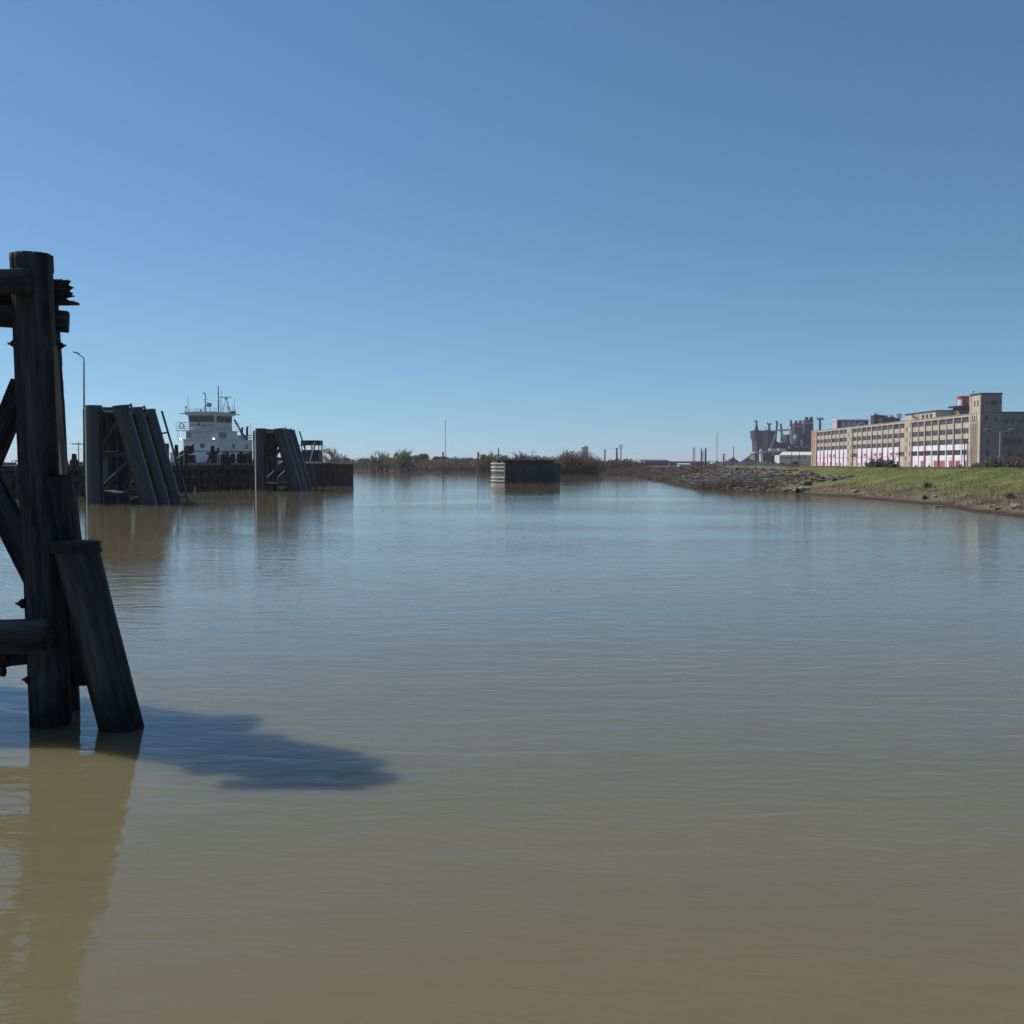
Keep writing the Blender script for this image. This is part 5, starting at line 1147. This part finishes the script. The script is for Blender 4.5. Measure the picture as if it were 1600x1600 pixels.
# woods on the skyline
m = MB(); rnd = random.Random(78)
for (xa, xb, D, zt_, n) in ((-520,-60,560,5.8,2600),(-60,260,900,5.0,1800),(80,700,1500,7.5,1500)):
    for _ in range(n):
        x = rnd.uniform(xa, xb); top_ = zt_*(0.72+0.6*n2(x, 0, 0.03, 2)+0.25*n2(x, 0, 0.15, 6)); leafq(m, Vector((x, D+rnd.uniform(-8,8), rnd.uniform(0.8, max(1.5, top_)))), rnd.uniform(.6,1.3)*D/700, rnd, rnd.choice((0,0,1)))
tag(m.build('distant_woods', [M['leaf_dark'], M['twig_dark']]), 'low dark line of distant woods on the horizon', 'woods', None, 'stuff')

# ------------------------------------------------------------------ the near bank: riprap, grass, reeds, debris
rnd = random.Random(90); m = MB()
def bank_point(rnd, y0, y1, s0, s1):
    y = rnd.uniform(y0, y1); pts = SHORE
    for (xa, ya), (xb, yb) in zip(pts[:-1], pts[1:]):
        if ya <= y <= yb or yb <= y <= ya: x = xa+(xb-xa)*(y-ya)/(yb-ya); break
    return x+rnd.uniform(s0, s1), y
pp = [bank_point(rnd, 89, 215, 0.6, 8.5) for _ in range(9000)]
zs = gzs([p[0] for p in pp], [p[1] for p in pp])
for (x, y), z_ in zip(pp, zs):
    if (y < 100 and rnd.random() < 0.35) or z_ < 0.05 or (y < 94 and x > 29): continue
    r = min(0.42, 0.09+rnd.expovariate(11))*(1+0.003*(y-90)); m.ball((x, y, float(z_)+r*0.05), r, n=6, sq=(rnd.uniform(.8,1.4), rnd.uniform(.7,1.2), rnd.uniform(.45,.8)), jit=0.28, rnd=rnd)
tag(m.build('riprap', M['rock']), 'broken grey brown riprap rock covering the bank', 'riprap', None, 'stuff')
# grass and dead reeds
m = MB(); gr_n = 52000
xs_ = []; ys_ = []
for _ in range(gr_n):
    y = 36+(rnd.random()**1.5)*75; x = bank_point(rnd, y, y+1e-6, 0.5, 14)[0]; xs_.append(x); ys_.append(y)
zs = gzs(xs_, ys_)
for x, y, z_ in zip(xs_, ys_, zs):
    z_ = float(z_); t = z_+0.45*n2(x, y, 0.5, 1)
    if z_ < 0.1: continue
    green = t > 0.88
    if not green and rnd.random() < 0.35: continue
    h = rnd.uniform(.05,.11) if green else rnd.uniform(.08,.3); wd_ = 0.025 if green else 0.02
    if y > 86 and x < 28: continue
    a = rnd.uniform(0, math.pi); dx, dy = math.cos(a)*wd_, math.sin(a)*wd_; l = Vector((rnd.gauss(0,.4), rnd.gauss(0,.4)))*h
    m.add([(x-dx,y-dy,z_-.03),(x+dx,y+dy,z_-.03),(x+l.x,y+l.y,z_+h)], [(0,1,2)], (0 if rnd.random() < .8 else 2) if green else (1 if rnd.random() < .75 else 2))
M['blade'] = mat('grass blades', (0.165,0.185,0.05), (0.25,0.265,0.085), 0.7, 0.4)
M['blade']['leafy'] = 1
tag(m.build('bank_grass', [M['blade'], M['dead_reed'], M['leaf_olive']]), 'green grass and dead reeds covering the levee slope', 'grass', None, 'stuff')

def on_bank(px, py):
    for D in np.arange(38, 130, 0.1):
        c = P(px, py, D)
        if gz(c.x, D) >= c.z or c.z < 0.02: return Vector((c.x, float(D), max(gz(c.x, D), 0.0)))
    return c
c = on_bank(1249, 770); bp_ = empty('broken_pipe', c, 'pale broken concrete pipe with a dark mouth lying at the waterline', 'pipe')
def open_pipe(p0, p1, r, n=18):
    m = MB(); x, y, d = frame_of(p1-p0); rings = []
    for p, rr in ((p0, r),(p1, r),(p1, r*.78),(p0, r*.78)):
        rings.append(len(m.v)); m.v += [tuple(p+x*math.cos(2*math.pi*k/n)*rr+y*math.sin(2*math.pi*k/n)*rr) for k in range(n)]
    for a, b_ in ((0,1),(1,2),(2,3),(3,0)):
        for k in range(n): m.f.append((rings[a]+k, rings[a]+(k+1) % n, rings[b_]+(k+1) % n, rings[b_]+k)); m.m.append(1 if a == 2 else 0)
    return m
open_pipe(c+Vector((-0.15,-0.1,0.16)), c+Vector((0.55,1.2,0.28)), 0.22).build('barrel', [M['concrete'], M['win_black']], bp_)
m = MB(); m.bar(c+Vector((-.45,-.05,.1)), c+Vector((-.2,.5,.2)), .22, .2); m.build('apron', M['concrete'], bp_)
c2 = on_bank(1252, 768); m = MB(); m.bar(c2+Vector((-.1,.3,.18)), c2+Vector((.75,.3,.24)), .5, .14); tag(m.build('concrete_slab', M['concrete'], None, loc=c2), 'flat pale concrete slab just right of the broken pipe mouth', 'slab')
c2 = on_bank(1229, 768); m = MB(); m.bar(c2+Vector((-.25,0,.14)), c2+Vector((.4,.1,.05)), .3, .13); m.ball(c2+Vector((-.2,.1,.14)), .17, n=6, jit=.2, rnd=rnd); tag(m.build('concrete_slab', M['concrete'], None, loc=c2), 'tilted pale concrete slab left of the broken pipe', 'slab')
k = 0
for px_, py_, r, lab in ((1236,765,.15,'small pale rock between the tilted slab and the broken pipe'),(1243,764,.14,'small pale rock just above the broken pipe'),(1290,767,.14,'small pale rock on the mud right of the concrete slab'),
        (1336,769,.2,'dark topped rock at the foot of the grass, left part of the bank'),(1461,777,.12,'tiny pale stone below the tall dark weed'),(1590,795,.22,'largest pale rock on the mud at the right edge'),(1583,791,.13,'small pale rock beside the largest one at the right edge'),(1485,749,.13,'lone pale stone high on the grass slope')):
    c2 = on_bank(px_, py_); m = MB(); m.ball(c2+Vector((0,0,r*.4)), r, n=8, sq=(1.3,1,.7), jit=.18, rnd=rnd); tag(m.build('bank_rock', M['concrete'], None, loc=c2), lab, 'rock', 'pale rocks on the bank')
for px_, py_, L, lab in ((1470,792,.7,'bleached driftwood stick floating just off the bank'),(1552,793,.45,'short bleached driftwood stick on the mud near the right edge'),(1561,797,.4,'dark driftwood chunk on the mud beside the short bleached stick')):
    c2 = on_bank(px_, py_); m = MB(); m.tube(c2+Vector((-L/2,0,.05)), c2+Vector((L/2,.1,.06)), .05, .03, n=7); m.tube(c2+Vector((0,0,.05)), c2+Vector((.15,.2,.12)), .03, .015, n=6)
    tag(m.build('driftwood', M['bark' if 'dark' in lab else 'concrete'], None, loc=c2), lab, 'driftwood', 'driftwood on the bank')

# ------------------------------------------------------------------ thin river haze
hm = bpy.data.materials.new('thin haze'); hm.use_nodes = True; hn = hm.node_tree.nodes; hn.remove(hn['Principled BSDF'])
pv = hn.new('ShaderNodeVolumePrincipled'); pv.inputs['Color'].default_value = (0.9, 0.88, 1.0, 1); pv.inputs['Density'].default_value = 0.00017; pv.inputs['Anisotropy'].default_value = 0.2
hm.node_tree.links.new(pv.outputs[0], hn['Material Output'].inputs['Volume'])
tag(MB().box(-5100, 5100, -320, 6600, -4.0, 48).build('haze', hm), kind='stuff')

# thin leaves and blades let light through
for mt_ in M.values():
    if mt_.get('leafy'):
        n = mt_.node_tree.nodes; l = mt_.node_tree.links; b = n['Principled BSDF']; out = n['Material Output']
        tr_ = n.new('ShaderNodeBsdfTranslucent'); mx_ = n.new('ShaderNodeMixShader'); mx_.inputs[0].default_value = 0.45
        if b.inputs['Base Color'].links: l.new(b.inputs['Base Color'].links[0].from_socket, tr_.inputs['Color'])
        l.new(b.outputs[0], mx_.inputs[1]); l.new(tr_.outputs[0], mx_.inputs[2]); l.new(mx_.outputs[0], out.inputs['Surface'])
